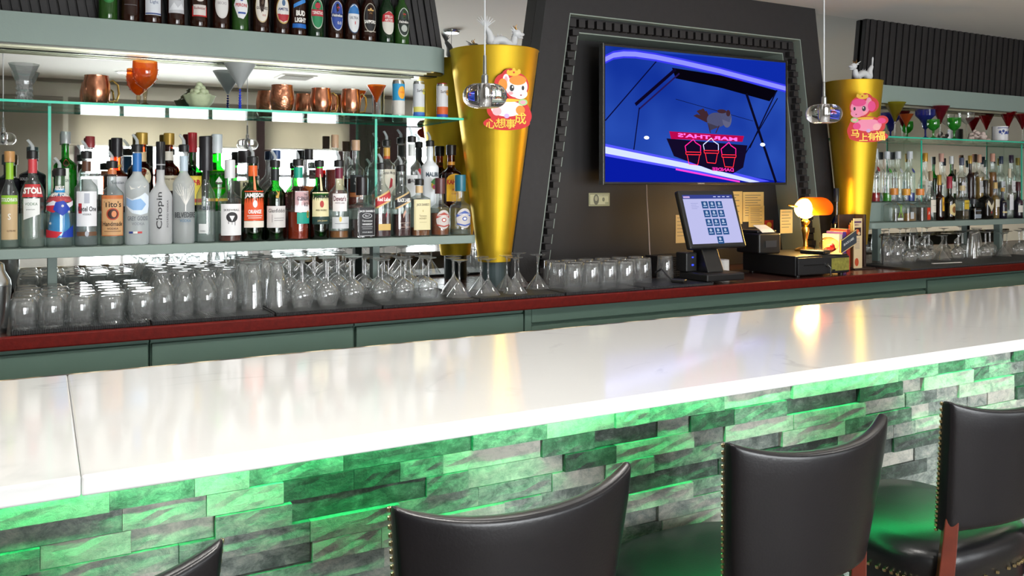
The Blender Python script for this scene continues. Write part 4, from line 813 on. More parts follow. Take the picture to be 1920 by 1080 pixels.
# ------------------------------------------------------------------ gold cones, stickers, dragons
def brass(): return GOLDM
for sd in (1, -1):
    cxx = 1.614 if sd > 0 else 3.745; kq = 1 if sd > 0 else .80; H = .853; z0 = 1.144
    t = root('gold_cone_lamp', (cxx, 3.098, z0), 'tall gold inverted cone wall lamp '+('beside the left bottle display' if sd > 0 else 'beside the right bottle display'), 'wall lamp', 'gold inverted cone wall lamps')
    MB().lathe([(.062, 0), (.066, .002), (.180*kq, H-.004), (.183*kq, H), (.178*kq, H), (.172*kq, H-.02), (.0, H-.02)], 48, True).build('cone_shade', GOLDM, t, smooth=True)
    MB().lathe([(.05, CZ-z0+.001), (.05, -.0005)], 24, True, True).build('plinth', mat('39484a', .5), t)
    # dragon figure standing on the rim plate
    d = root('dragon_figurine', (cxx+(.03 if sd > 0 else .06), 3.09, z0+H-.0195), 'white porcelain dragon figurine with gold horns standing on the '+('left' if sd > 0 else 'right')+' gold cone', 'figurine', 'white dragon figurines', rz=0)
    PW = mat('e4e6e8', .25, name='porcelain', bump=.4, bscale=150); f = sd
    path = [(-.075*f, 0, .118), (-.065*f, 0, .10), (-.05*f, 0, .085), (-.055*f, 0, .06), (-.05*f, 0, .045), (-.03*f, 0, .06), (-.005*f, 0, .072), (.02*f, 0, .060), (.04*f, 0, .045), (.058*f, 0, .055), (.058*f, 0, .078), (.062*f, 0, .095)]
    pts = []
    for i in range(len(path)-1):
        for k in range(3):
            a, b_ = Vector(path[i]), Vector(path[i+1]); pts.append(a+(b_-a)*k/3)
    n = len(pts); pts = [sum((pts[max(0, min(n-1, i+j))] for j in (-2, -1, 0, 1, 2)), Vector())/5 for i in range(n)]
    rad_ = [.006+.013*math.sin(PI*min(1, i/n*.95))**.6 for i in range(n)]
    mb = MB(); mb.tube(pts, rad_, 10)
    for (lx, s2) in ((-.035, 1), (-.025, -1), (.045, 1), (.05, -1)): mb.tube([(lx*f, .004*s2, .055), (lx*f-.012*f, .014*s2, .035), (lx*f+.004*f, .015*s2, .010), (lx*f+.014*f, .016*s2, .003)], [.012, .009, .006, .008], 8)
    for i in range(5, n-3, 2): mb.tube([pts[i], pts[i]+Vector((-.006*f, 0, .026))], [.007, .0008], 5)
    hd = Vector((.070*f, 0, .102)); mb.ball(hd, (.021, .016, .017)); mb.ball(hd+Vector((.020*f, 0, -.004)), (.016, .011, .008)); mb.ball(hd+Vector((.016*f, 0, -.018)), (.014, .009, .005))
    for a in range(8): mb.tube([pts[0], pts[0]+Vector((math.cos(.5+a*.33)*.034*f, .006*(a-4), .012+.034*math.sin(.4+a*.3)))], [.005, .001], 5)
    for a in range(5): mb.tube([hd, hd+Vector((-.036*f+.004*a*f, .008*(a-2), .026-.014*a))], [.007, .001], 5)
    mb.build('dragon_body', PW, d, smooth=True)
    mb = MB()
    for s2 in (-1, 1): mb.tube([hd+Vector((-.002*f, .006*s2, .008)), hd+Vector((-.012*f, .010*s2, .024)), hd+Vector((-.006*f, .013*s2, .032))], [.003, .002, .001], 6)
    mb.tube([hd+Vector((0, 0, .008)), hd+Vector((-.012*f, 0, .026))], [.003, .001], 6)
    o = mb.build('horns', mat('b0813c', .3, .8), d, smooth=True); o['label'] = 'gold horns'
    # paper horse decoration leaning on the cone
    s1 = sd
    if sd > 0: p0 = at(950, 187, 2.915); hgt = 122/ppm(950, 2.915); wid = .175
    else: p0 = at(1628, 221, 2.90); hgt = 97/ppm(1628, 2.90); wid = .165
    t = root('paper_horse_decoration', p0, ('cute white horse paper cutout with orange mane and gold crown, red scroll below' if sd > 0 else 'cute pink horse paper cutout with gold crown and red scroll on the right cone'), 'wall decoration', 'horse paper cutouts on the gold cones', rz=-TH*.9 if sd > 0 else -math.radians(43))
    S_ = hgt/2; RD_, YL = 'c8161c', 'e8b92e'; face = 'f0e6e2' if sd > 0 else 'ec8fb4'; mane = 'ee8a2a' if sd > 0 else 'e23f8a'; m_ = 1 if sd > 0 else -1
    def c2(L): return L
    ell = lambda x, z, a, b_, c: ('e', x*S_*m_, z*S_, a*S_, b_*S_, c)
    art = [ell(.28, .42, .40, .42, RD_), ell(.12, .72, .28, .24, RD_), ell(-.1, .5, .28, .3, RD_), ell(.05, -.32, .66, .38, RD_), ell(-.5, -.1, .22, .18, RD_), ell(0, -.72, .72, .22, RD_), ell(.45, -.5, .32, .34, RD_)]
    base = MB(); 
    flat_art(base, art, lambda x, z, L: (x, 0, z)); 
    art2 = [ell(.3, .40, .34, .33, face), ell(.42, .18, .22, .16, face), ell(-.02, .62, .10, .17, face), ell(-.02, .62, .05, .10, 'e8a0a8'), ell(.34, .60, .26, .15, mane), ell(-.12, .45, .14, .2, mane), ell(.2, .82, .2, .09, YL), ell(.05, .84, .05, .08, YL), ell(.22, .90, .05, .08, YL), ell(.38, .86, .05, .08, YL), ell(.22, .84, .03, .03, RD_),
            ell(.16, .36, .07, .10, '22242a'), ell(.18, .39, .02, .03, WHT), ell(.5, .36, .04, .07, '22242a'), ell(.12, .20, .08, .05, 'f0a0a8'), ell(.44, .14, .03, .02, '8a2030'),
            ell(.02, -.28, .5, .24, face), ell(-.48, -.12, .15, .11, mane), ell(.42, -.32, .14, .14, mane), ell(-.3, -.36, .14, .13, 'f0b0b8'), ell(.1, -.02, .30, .05, YL), ell(.5, -.08, .14, .10, '9ccf8a'), ell(.5, -.08, .09, .06, 'f0a0b0'), ell(0, -.5, .08, .07, 'c9a8e0')]
    mb = MB(); flat_art(mb, art2, lambda x, z, L: (x, -.0022-.00005*L, z))
    txt = ('心', '想', '事', '成') if sd > 0 else ('马', '上', '有', '福')
    for i, ch in enumerate(txt):
        v, f_, w_ = glyphs(ch, .012); h_ = (.3 if i < 3 else .36)*S_; mb.use(mat('e9c247', .35, .3)); cx2 = (-.48+i*.30)*S_; cz2 = (-.74, -.72, -.74, -.58)[i]*S_ if sd > 0 else (-.60, -.74, -.72, -.70)[i]*S_
        mb.add([(cx2+a*h_, -.0022-.00005*30, cz2+b_*h_) for a, b_ in v], f_)
    for k2, (nm_, cc, dy) in enumerate((('backing_card', None, 0),)):
        bm2 = MB()
        for e in art:
            _, x, z, a, b_, c = e; pl = [(x+a*math.cos(q*PI/14), z+b_*math.sin(q*PI/14)) for q in range(28)]
            bm2.prism(pl, lambda p, q, d_: (p, d_, q), -.0015-.00001*art.index(e), .0005)
        bm2.build('backing_card', mat(RD_, .5), t)
    mb.build('printed_horse', None, t)

# ------------------------------------------------------------------ crystal pendants
gl = bpy.data.materials.new('solid_crystal'); gl.use_nodes = True; b = gl.node_tree.nodes['Principled BSDF']; b.inputs['Transmission Weight'].default_value = 1; b.inputs['IOR'].default_value = 1.47; b.inputs['Roughness'].default_value = 0; b.inputs['Base Color'].default_value = (1, 1, 1, 1)
PYY = 1.89; pz = at(909, 180, PYY)
for i, (x, lab) in enumerate(((pz.x-1.118, 'crystal puck pendant seen only as a reflection at the left edge of the mirror'), (pz.x, 'clear crystal puck pendant hanging in front of the left gold cone'), (at(1545, 211, PYY).x, 'clear crystal puck pendant hanging between television and right gold cone'))):
    t = root('crystal_pendant', (x, PYY, CEIL), lab, 'pendant light', 'crystal pendants over the bar'); zc = pz.z-CEIL
    if i == 2: zc += .004
    MB().tube([(0, 0, zc+.04), (0, 0, -.02)], .0022, 8).build('cord', mat('c9ccd0', .4, .4), t)
    MB().lathe([(.05, 0), (.05, -.012), (.045, -.02), (0, -.02)], 24).build('canopy', STEEL, t, smooth=True)
    MB().lathe([(.0085, zc+.026), (.0085, zc+.05), (.005, zc+.054), (.004, zc+.10), (0, zc+.10)], 16, True).build('stem', STEEL, t, smooth=True)
    pr = [(0.0, -.029)]+[(.026+.029*math.cos(a), .029*math.sin(a)) for a in [-PI/2+PI*k/12 for k in range(13)]]+[(0.0, .029)]
    cr = MB().lathe([(r, z+zc) for r, z in pr], 40).build('crystal', gl, t, smooth=True)
    MB().lathe([(0, -.020+zc), (.012, -.020+zc), (.013, .018+zc), (0, .018+zc)], 20).build('inner_socket', mat('d8d8dc', .12, 1), t, smooth=True)

# ------------------------------------------------------------------ things on the glass shelves
GZ = GLZ+.0004; GY = 3.17
def gs(name, u, label, cat, group=None, dy=0): p = at(u, 300, GY+dy); return root(name, (p.x, GY+dy, GZ), label, cat, group)
COPPER = mat('c98a6c', .22, 1, name='copper', bump=.15, bscale=60); HCOP = mat('c98a6c', .2, 1, name='hammered_copper', bump=1.0, bscale=90)
def mug(u, w, vt, lab, hm=COPPER, handle=True):
    t = gs('copper_mug', u, lab, 'mug', 'copper mugs on the glass shelf'); k = ppm(u, GY); r = w/2/k*.97; H = HOR-vt; H = H/k-(GZ-CAM_H)
    pr = [(r*.72, 0), (r*.90, H*.15), (r, H*.45), (r*.97, H*.7), (r*.84, H*.96), (r*.86, H), (r*.82, H), (r*.80, H*.95), (r*.93, H*.5), (r*.7, .004), (0, .003)]
    MB().lathe(pr, 36, True).build('cup', hm, t, smooth=True)
    if handle:
        pts = [(r*.86, 0, H*.80), (r*1.15, 0, H*.86), (r*1.5, 0, H*.72), (r*1.58, 0, H*.42), (r*1.42, 0, H*.16), (r*.82, 0, H*.12)]
        MB().tube(pts, .0035, 8).build('handle', mat('c9a85c', .2, 1), t, smooth=True)
mug(181, 50, 142, 'copper mug with brass handle between the cut crystal vase and amber goblet')
mug(529, 47, 160, 'hammered copper mug without visible handle in the middle of the glass shelf', HCOP, False)
mug(602, 42, 166, 'copper mug with brass handle, second of the three grouped mugs')
mug(658, 39, 168, 'copper mug next to the orange martini glass')
def stem_glass(u, w, vt, lab, prof, gm, stem=None, name='martini_glass', cat='glass', group=None, dy=0, art=None):
    """prof in shares: list of (r share of half width, z share of height)"""
    t = gs(name, u, lab, cat, group, dy); Y = GY+dy; k = ppm(u, Y); r = w/2/k*.97; H = (HOR-vt)/k-(GZ-CAM_H)
    i = next((i for i, p in enumerate(prof) if p[2:] == ('cut',)), 0)
    if stem: MB().lathe([(a[0]*r, a[1]*H) for a in prof[:i+1]], 24).build('stem', stem, t, smooth=True); MB().lathe([(a[0]*r, a[1]*H) for a in prof[i:]], 32).build('bowl', gm, t, smooth=True)
    else: MB().lathe([(a[0]*r, a[1]*H) for a in prof], 32).build('glass', gm, t, smooth=True)
    return t
MART = [(.0, .0), (.62, .0), (.6, .02), (.08, .05), (.07, .45), (.08, .46, 'cut'), (.30, .62), (1, 1.0)]
GOB = [(0, 0), (.62, 0), (.55, .03), (.14, .10), (.13, .2), (.20, .34), (.16, .40, 'cut'), (.55, .48), (.92, .62), (1, .78), (.96, 1.0)]
MARG = [(0, 0), (.55, 0), (.5, .03), (.10, .08), (.09, .32), (.14, .34, 'cut'), (.34, .40), (.42, .58), (.62, .68), (.98, .80), (1, 1.0)]
def tint(c, e): return glassmat(c, e, .5, .03, .10, .28)
# cut crystal vase
t = gs('crystal_vase', 45, 'clear cut crystal vase with wide rim at the left end of the glass shelf', 'vase'); k = ppm(45, GY); H = (HOR-120)/k-(GZ-CAM_H); r = 27/k
mb = MB(); rings = [(0, .40), (.05, .42), (.25, .36), (.45, .50), (.55, .52), (.6, .48), (.75, .68), (1, 1)]
mb.loft([(z*H, a*r, a*r, 2) for z, a in rings], 10, True, False); mb.loft([(H, r, r, 2), (H*.6, r*.44, r*.44, 2)], 10, False, True)
for i in range(10):
    a = 2*PI*i/10
    for q in range(4): mb.ball((math.cos(a+q*.3)*r*.46, math.sin(a+q*.3)*r*.46, H*(.1+.13*q)), (.004, .004, .006), 6)
mb.build('cut_glass', glassmat('f8fafa', 'c0cccc', .8, .02, .15, .15), t)
o = stem_glass(272, 46, 115, 'amber orange pressed glass goblet with clear stem', GOB, tint('ff9a38', 'd86420'), glassmat('efe6d0', '9a8460'), 'amber_goblet')
mb = MB(); k = ppm(272, GY); H = (HOR-115)/k-(GZ-CAM_H); r = 23/k
for i in range(12):
    a = 2*PI*i/12
    for q, (zz, rr_) in enumerate(((.52, .72), (.62, .94), (.72, 1.0), (.82, 1.0))): mb.ball((math.cos(a+q*.26)*r*rr_, math.sin(a+q*.26)*r*rr_, H*zz), .0017, 6)
mb.build('pressed_pattern', tint('ffa850', 'e07828'), o, smooth=True)
t = gs('jade_fruit_bowl', 374, 'pale green jade bowl heaped with round fruit carved in one piece', 'ornament'); k = ppm(374, GY); r = 28/k; H = (HOR-155)/k-(GZ-CAM_H); JD = mat('b3bf9c', .35, name='jade', var=.12, vscale=40)
mb = MB(); n = 36; vs = []; fs = []
for q, (a, z) in enumerate(((.45, 0), (.5, .02), (.8, .25), (1, .52), (.92, .52), (.6, .3))):
    for i in range(n): w = 1+.06*math.cos(6*2*PI*i/n)*(a > .7); vs.append((math.cos(2*PI*i/n)*r*a*w, math.sin(2*PI*i/n)*r*a*w*.9, z*H))
for q in range(5):
    for i in range(n): j = (i+1) % n; fs.append((q*n+i, q*n+j, (q+1)*n+j, (q+1)*n+i))
fs.append(tuple(range(n))[::-1]); mb.add(vs, fs); mb.build('bowl', JD, t, smooth=True)
mb = MB(); rr = random.Random(3)
for q, (cnt, R_, z) in enumerate(((8, .60, .48), (6, .38, .64), (3, .18, .78), (1, 0, .90))):
    for i in range(cnt): a = 2*PI*i/cnt+q; mb.ball((math.cos(a)*r*R_, math.sin(a)*r*R_, z*H), r*.24, 10)
mb.build('fruit', JD, t, smooth=True)
t = stem_glass(450, 58, 120, 'frosted martini glass with beaded cobalt blue stem', MART, frostmat('dfe2e2', .45), None, 'martini_glass')
for ch in list(t.children): bpy.data.objects.remove(ch)
k = ppm(450, GY); H = (HOR-120)/k-(GZ-CAM_H); r = 29/k; mb = MB(); BL = mat('1f3ac0', .15, name='cobalt_glass')
mb.lathe([(0, 0), (r*.5, 0), (r*.46, .004), (.004, .007)], 24, True)
for q in range(8): mb.ball((0, 0, .010+q*H*.055), .0062-.0003*q, 12)
mb.build('beaded_stem', BL, t, smooth=True); MB().lathe([(.003, H*.48), (r, H), (r*.97, H), (.002, H*.50)], 32, True).build('bowl', frostmat('dfe2e2', .4), t, smooth=True)
stem_glass(706, 37, 160, 'bright orange martini glass with clear stem beside the copper mugs', MART, tint('ff8a30', 'e8641c'), CLEAR)
def can(u, w, vt, lab, els, top):
    t = gs('drink_can', u, lab, 'can', 'tall slim cans at the end of the glass shelf'); k = ppm(u, GY); r = w/2/k*.98; H = (HOR-vt)/k-(GZ-CAM_H)
    MB().lathe([(r*.8, 0), (r, H*.04), (r, H*.93), (r*.86, H*.985), (r*.86, H), (r*.8, H*.99), (0, H*.985)], 28, True).build('can_body', mat('c4c8cb', .25, .9), t, smooth=True)
    mb = MB()
    def put(x, z, L): return ((r+.0004+.0002*L)*math.sin(x), -(r+.0004+.0002*L)*math.cos(x), z*H)
    for L, e in enumerate(els):
        if e[0] == 't':
            v, f, w_ = glyphs(e[1], .02); mb.use(mat(e[-1], .5)); sx = min(e[4]*H/r, e[5]/w_) ; mb.add([put(e[2]+a*sx, e[3]+b_*e[4], L+1) for a, b_ in v], f)
        else: flat_art(mb, [e], lambda x, z, q, L=L: put(x, z, L+1))
    mb.build('printed_wrap', None, t); MB().lathe([(r*.86, H*.965), (r*.88, H), (r*.84, H+.0012)], 24).build('rim', mat(top, .35, .5), t, smooth=True)
can(747, 24, 151, 'tall can, blue above and silver below, with orange yellow disc', [('r', -1.5, 1.5, .45, .90, '2f9ccf'), ('r', -1.5, 1.5, .06, .45, 'd6d4cc'), ('e', .25, .66, .65, .17, 'f2a92c'), ('t', 'mango', .3, .66, .06, .9, 'e8762a')], 'b9a888')
can(785, 22, 153, 'tall can, white above with yellow and blue bands below', [('r', -1.5, 1.5, .30, .92, 'd2d6da'), ('r', -1.5, 1.5, .16, .30, 'd8d06a'), ('r', -1.5, 1.5, .05, .16, '3f74c8'), ('e', .7, .72, .4, .08, 'e6dc5a'), ('t', 'Surfside', .1, .74, .08, 1.5, '6a6c70')], 'a9b4ac')
can(829, 22, 157, 'tall can, white above with orange and blue bands below, last on the right', [('r', -1.5, 1.5, .34, .92, 'd8d8dc'), ('r', -1.5, 1.5, .13, .34, 'd8622a'), ('r', -1.5, 1.5, .05, .13, '3f58c0'), ('e', .7, .74, .4, .08, 'f0b02a'), ('t', 'Surfside', .1, .76, .08, 1.5, '6a6064')], '9c2f34')
gg = 'coloured cocktail glasses on the right glass shelf'
stem_glass(1678, 40, 192, 'wide olive yellow martini glass at the left end of the right glass shelf', MART, tint('d0c040', '8a7c18'), CLEAR, group=gg)
stem_glass(1699, 27, 214, 'small burnt orange martini glass beside the olive yellow one', MART, tint('e87a3a', 'b04a18'), CLEAR, group=gg, dy=-.06)
stem_glass(1735, 36, 206, 'cobalt blue margarita glass', MARG, tint('4a58d0', '202a80'), None, 'margarita_glass', group=gg)
stem_glass(1763, 34, 199, 'dark red martini glass with clear stem between the two green goblets', MART, tint('a83448', '6a1424'), CLEAR, group=gg, dy=-.01)
stem_glass(1750, 24, 224, 'bright green goblet just left of the dark red martini glass', GOB, tint('58d858', '1f8a28'), None, 'green_goblet', group=gg, dy=-.068)
stem_glass(1789, 25, 221, 'bright green goblet to the right of the dark red martini glass', GOB, tint('58d858', '1f8a28'), None, 'green_goblet', group=gg, dy=-.04)
t = gs('seashell', 1834, 'lumpy pale pink white shell ornament on the right glass shelf', 'ornament'); k = ppm(1834, GY); mb = MB(); rr = random.Random(5)
for i in range(26):
    a = rr.uniform(-1, 1); h = (1-abs(a+.1)**1.5)*24/k; mb.ball((a*26/k, rr.uniform(-.02, .02), max(.006, h*rr.uniform(.3, .85))), (rr.uniform(.010, .018), .014, rr.uniform(.008, .014)), 10)
mb.build('shell_body', mat('e0ccc4', .6, bump=.5, bscale=120), t, smooth=True)
t = gs('painted_mug', 1875, 'white china mug with blue painted scrolls', 'mug', dy=-.03); k = ppm(1875, GY); r = 13.5/k; H = 28/k
MB().lathe([(r*.8, 0), (r, H*.08), (r, H), (r*.93, H), (r*.92, .005), (0, .005)], 28, True).build('cup', mat('e2e2e6', .25), t, smooth=True)
MB().tube([(r, 0, H*.8), (r*1.5, 0, H*.72), (r*1.55, 0, H*.35), (r, 0, H*.22)], .0035, 8).build('handle', mat('e2e2e6', .25), t, smooth=True)
mb = MB()
flat_art(mb, [('r', -1.3, 1.3, .86, .90, '2a3f8f')]+[('e', -1+i*.4, .62+.06*math.sin(i*2), .17, .10, '2a3f8f') for i in range(6)]+[('e', -.8+i*.4, .5, .08, .05, '4a62b0') for i in range(5)], lambda x, z, L: ((r+.0004+.0001*L)*math.sin(x), -(r+.0004+.0001*L)*math.cos(x), z*H))
mb.build('blue_scrolls', None, t)
stem_glass(1890, 30, 210, 'bright red martini glass standing behind the painted china mug', MART, tint('c42030', '8a0818'), CLEAR, group=gg, dy=.045)
stem_glass(1917, 28, 214, 'deep red martini glass at the right edge of the photo', MART, tint('a81c2c', '6a0814'), CLEAR, group=gg, dy=-.045)
stem_glass(1812, 30, 212, 'clear saucer glass behind the white shell', [(0, 0), (.5, 0), (.45, .03), (.08, .06), (.07, .6), (.5, .7), (.95, .82), (1, 1)], CLEAR, None, 'coupe_glass', group=gg, dy=.05)

# ------------------------------------------------------------------ upside-down glasses on the counter
def proto(name, prof, extra=None):
    t = bpy.data.objects.new(name, None)
    mb = MB(); mb.lathe(prof, 24); return t, mb
GT = {
 'rocks_glass': [(.0300, .004), (.0325, 0), (.0345, .03), (.0352, .055), (.0315, .080), (.026, .086), (0, .086), (0, .078), (.027, .076), (.033, .054), (.0315, .02)],
 'beer_glass': [(.0275, 0), (.0285, 0), (.0290, .04), (.0280, .07), (.020, .092), (.010, .104), (.008, .112), (.012, .122), (.027, .134), (.0285, .138), (.010, .138), (0, .137)],
 'pilsner_glass': [(.0325, 0), (.0335, 0), (.0300, .05), (.0240, .10), (.0190, .130), (.0150, .138), (.0170, .146), (.0270, .152), (.0275, .156), (0, .156)],
 'wine_glass': [(.0270, 0), (.0280, 0), (.0345, .025), (.0365, .042), (.0330, .062), (.018, .078), (.005, .086), (.0040, .10), (.0040, .148), (.010, .155), (.030, .160), (.0305, .162), (.0, .162)],
 'small_wine_glass': [(.0290, 0), (.0300, 0), (.0355, .018), (.0365, .034), (.0330, .050), (.018, .064), (.005, .072), (.0038, .084), (.0038, .130), (.010, .137), (.029, .141), (.0295, .143), (.0, .143)],
 'cocktail_glass': [(.0450, 0), (.0460, 0), (.005, .056), (.0036, .062), (.0036, .120), (.008, .126), (.030, .131), (.0305, .133), (0, .133)],
 'highball_tumbler': [(.0350, 0), (.0362, 0), (.0345, .05), (.0325, .096), (.031, .100), (0, .100), (0, .090), (.030, .088)]}
GWARE = glassmat('fdfefe', 'ccd6d4', .95, .02, .12, .10)
PR = {}
def mk(kind, x, y, label, group):
    z = CZ+.0116
    if kind not in PR:
        mb = MB(); mb.lathe(GT[kind], 24); o = mb.build(kind, GWARE, None, smooth=True); PR[kind] = o
        ref = o
    else: ref = PR[kind].copy(); COL.objects.link(ref)
    ref.location = (x, y, z); ref.rotation_euler.z = random.uniform(0, 6); tag(ref, label, 'glass', group); return ref
ORD = ['first', 'second', 'third', 'fourth', 'fifth', 'sixth', 'seventh', 'eighth', 'ninth']
ROWN = ['front', 'second', 'third', 'fourth', 'fifth', 'rearmost']
def block(kind, us, y0, dy, rows, what, group, stag=0, dx=0):
    xs = [at(u, 500, y0).x for u in us]
    for r_ in range(rows):
        for i, x in enumerate(xs):
            mk(kind, x+(.016 if r_ % 2 else 0)+random.uniform(-.003, .003), y0+dy*r_+random.uniform(-.003, .003), 'upside-down %s, %s from the left in the %s row' % (what, ORD[i], ROWN[r_]), group)
block('rocks_glass', (44, 98, 152, 208, 265), 2.79, .081, 5, 'stemless rocks glass', 'rocks glasses on the leftmost bar mat')
block('beer_glass', (306, 346, 387, 427), 2.82, .064, 6, 'footed beer glass', 'footed beer glasses left of the pilsners')
block('pilsner_glass', (474, 519), 2.83, .078, 5, 'tapering pilsner glass', 'tapering pilsner glasses')
pw = (556, 604, 651)
block('wine_glass', (567, 616, 663), 2.80, .084, 5, 'round bowled wine glass', 'round bowled wine glasses')
block('small_wine_glass', (715, 758, 802), 2.86, .084, 4, 'short wine glass', 'short wine glasses')
block('cocktail_glass', (862, 915, 966), 2.82, .096, 2, 'martini glass', 'upside-down martini glasses')
for k9, (u, wd) in enumerate(((851, 'left'), (972, 'right'))): mk('cocktail_glass', at(u, 500, 3.01).x, 3.01, 'upside-down martini glass at the back, just %s of the left gold cone foot' % wd, 'upside-down martini glasses')
mk('cocktail_glass', at(1008, 500, 2.90).x, 2.90, 'upside-down martini glass at the right end of its group, next to the tumblers', 'upside-down martini glasses')
for r_, (y, us) in enumerate(((2.80, (1074, 1107, 1140, 1172)), (2.885, (1046, 1079, 1112, 1145, 1177, 1206)), (2.97, (1035, 1066, 1098, 1130, 1161, 1192)))):
    for i, u in enumerate(us):
        mk('highball_tumbler', at(u, 500, y).x, y, 'upside-down straight tumbler, %s from the left in the %s row' % (ORD[i], ROWN[r_]), 'straight tumblers in front of the recess')
mk('highball_tumbler', at(1240, 500, 2.955).x, 2.93, 'upside-down straight tumbler alone at the right end, near the mesh organiser', 'straight tumblers in front of the recess')
gr_ = 'upside-down glasses right of the menu rack'
RG = [('beer_glass', 1661, 'footed beer glass'), ('beer_glass', 1680, 'footed beer glass'), ('small_wine_glass', 1705, 'short wine glass'), ('small_wine_glass', 1734, 'short wine glass'), ('cocktail_glass', 1766, 'martini glass'), ('small_wine_glass', 1797, 'short wine glass'), ('pilsner_glass', 1823, 'tall pilsner glass'), ('small_wine_glass', 1848, 'short wine glass'), ('cocktail_glass', 1880, 'martini glass'), ('small_wine_glass', 1911, 'short wine glass')]
for r_ in range(2):
    for i, (kd, u, wn) in enumerate(RG):
        y = 2.97+r_*.11
        mk(kd, at(u+(8 if r_ else 0), 480, y).x, y, 'upside-down %s, %s from the menu rack in the %s row' % (wn, (ORD+['tenth'])[i], ROWN[r_]), gr_)
# ------------------------------------------------------------------ register corner
DZ = CZ+.0006
x0, x1 = at(1495, 500, 2.75).x, at(1594, 500, 2.75).x; cx = (x0+x1)/2; hx = (x1-x0)/2
t = root('cash_drawer', (cx, 2.75, DZ), 'black metal cash drawer with a lock and a taped yellow note on its front', 'cash drawer')
for q in (-1, 1):
    for y in (.03, .31): MB().lathe([(.012, 0), (.012, .008)], 12, True, True, (q*(hx-.03), y, 0)).build('rubber_foot', BLACKPL, t)
MB().box(-hx, hx, .012, .34, .008, .096).build('housing', BLACKPL, t, bevel=.003)
MB().box(-hx+.006, hx-.006, 0, .0118, .012, .088).build('drawer_front', mat('222224', .45, bump=.15, bscale=300), t, bevel=.002)
MB().box(-hx+.04, -hx+.17, -.0012, -.0002, .052, .056).build('slot', mat('050505', .4), t)
MB().tube([(hx-.155, 0, .05), (hx-.155, -.008, .05)], .009, 16).build('lock', STEEL, t, smooth=True)
mb = MB(); mb.box(hx-.124, hx-.122, -.020, -.004, .02, .03); mb.tube([(hx-.155, -.009, .05), (hx-.150, -.018, .04), (hx-.148, -.016, .004)], .002, 8)
mb.build('hanging_key', STEEL, t)
o = MB().box(hx-.125, hx-.008, -.0018, -.0006, .022, .08).build('front_note', mat('8f8a3a', .6, var=.3, vscale=60), t); o['label'] = 'olive yellow note taped on the front'
top = DZ+.0965
# POS terminal
p = at(1345, 505, 2.80); t = root('pos_terminal', (p.x, 2.80, DZ+.0105), 'black touch screen till tilted back, showing a grid of dark blue buttons', 'till')
MB().box(-.11, .10, -.06, .12, 0, .032).build('base', BLACKPL, t, bevel=.006)
mb = MB(); mb.prism([(.0, .033), (.09, .033), (.11, .20), (.075, .20)], lambda a, b_, d: (d, a, b_), -.05, .04); mb.build('neck', BLACKPL, t, bevel=.004)
ang = math.radians(-19); M = Matrix.Translation((.025, .015, .135)) @ Matrix.Rotation(ang, 4, 'X')
def PM(x, y, z): return M @ Vector((x, y, z))
sw2, sh2 = .160, .262
mb = MB(); mb.box(-sw2, sw2, 0, .028, 0, sh2, M); mb.build('screen_housing', BLACKPL, t, bevel=.008)
mb = MB(); W2, H2 = sw2-.018, sh2-.022
els = [('r', -W2, W2, .020, H2, emat('c3c4f2', .62)), ('r', -W2, W2, H2-.018, H2, emat('3a4694', .6)), ('r', -W2+.004, -W2+.04, H2-.014, H2-.006, emat('b9a0d0', .8))]
B_ = emat('2c568e', .6)
for r_ in range(4):
    for c2_ in range(3): x = -.044+c2_*.041+r_*.0005; z = H2-.046-r_*.040; els.append(('r', x, x+.035, z-.0165, z+.0165, B_)); 
els.append(('r', -.001, .034, H2-.046-.160-.0165, H2-.046-.160+.0165, B_))
for r_ in range(5):
    for c2_ in range(3):
        if r_ == 4 and c2_ != 1: continue
        x = -.0265+c2_*.041; z = H2-.044-r_*.040; els.append(('e', x, z+.003, .007, .007, emat('b8c8e8', .6))); els.append(('r', x-.011, x+.011, z-.011, z-.008, emat('b8c8e8', .8)))
for i in range(4): els.append(('r', -.105, -.065-.01*(i % 2), H2-.04-i*.008, H2-.038-i*.008, emat('8f92c0', .8)))
for i in range(4): els.append(('r', .03+i*.026, .045+i*.026, H2-.011, H2-.008, emat('c8ccf0', .9)))
flat_art(mb, els, lambda x, z, L: PM(x, -.001-.00003*L, z)); mb.build('display', None, t)
mb = MB()
for z in (.05, .10): mb.ball((-.112, .02, z-.02), .004, 8)
mb2 = MB(); mb2.box(-.12, -.06, .06, .13, .033, .115); mb2.build('card_reader', BLACKPL, t, bevel=.005)
mb = MB(); mb.ball((-.085, .0588, .062), (.006, .002, .004), 10); mb.ball((-.085, .0588, .095), (.005, .002, .003), 10); o = mb.build('indicator_light', emat('2030ff', 3), t); o['label'] = 'two small blue lights'
# white paper roll behind the till
p = at(1369, 480, 2.93); t = root('paper_roll', (p.x, 2.985, DZ), 'white till roll standing behind the till', 'paper roll')
MB().lathe([(.014, 0), (.033, 0), (.033, .075), (.014, .075), (.014, 0)], 28).build('roll', mat('e2e0dc', .7), t, smooth=True)
MB().lathe([(.0125, .001), (.0135, .001), (.0135, .0745), (.0125, .0745), (.0125, .001)], 20).build('core', mat('6a5a4a', .7), t, smooth=True)
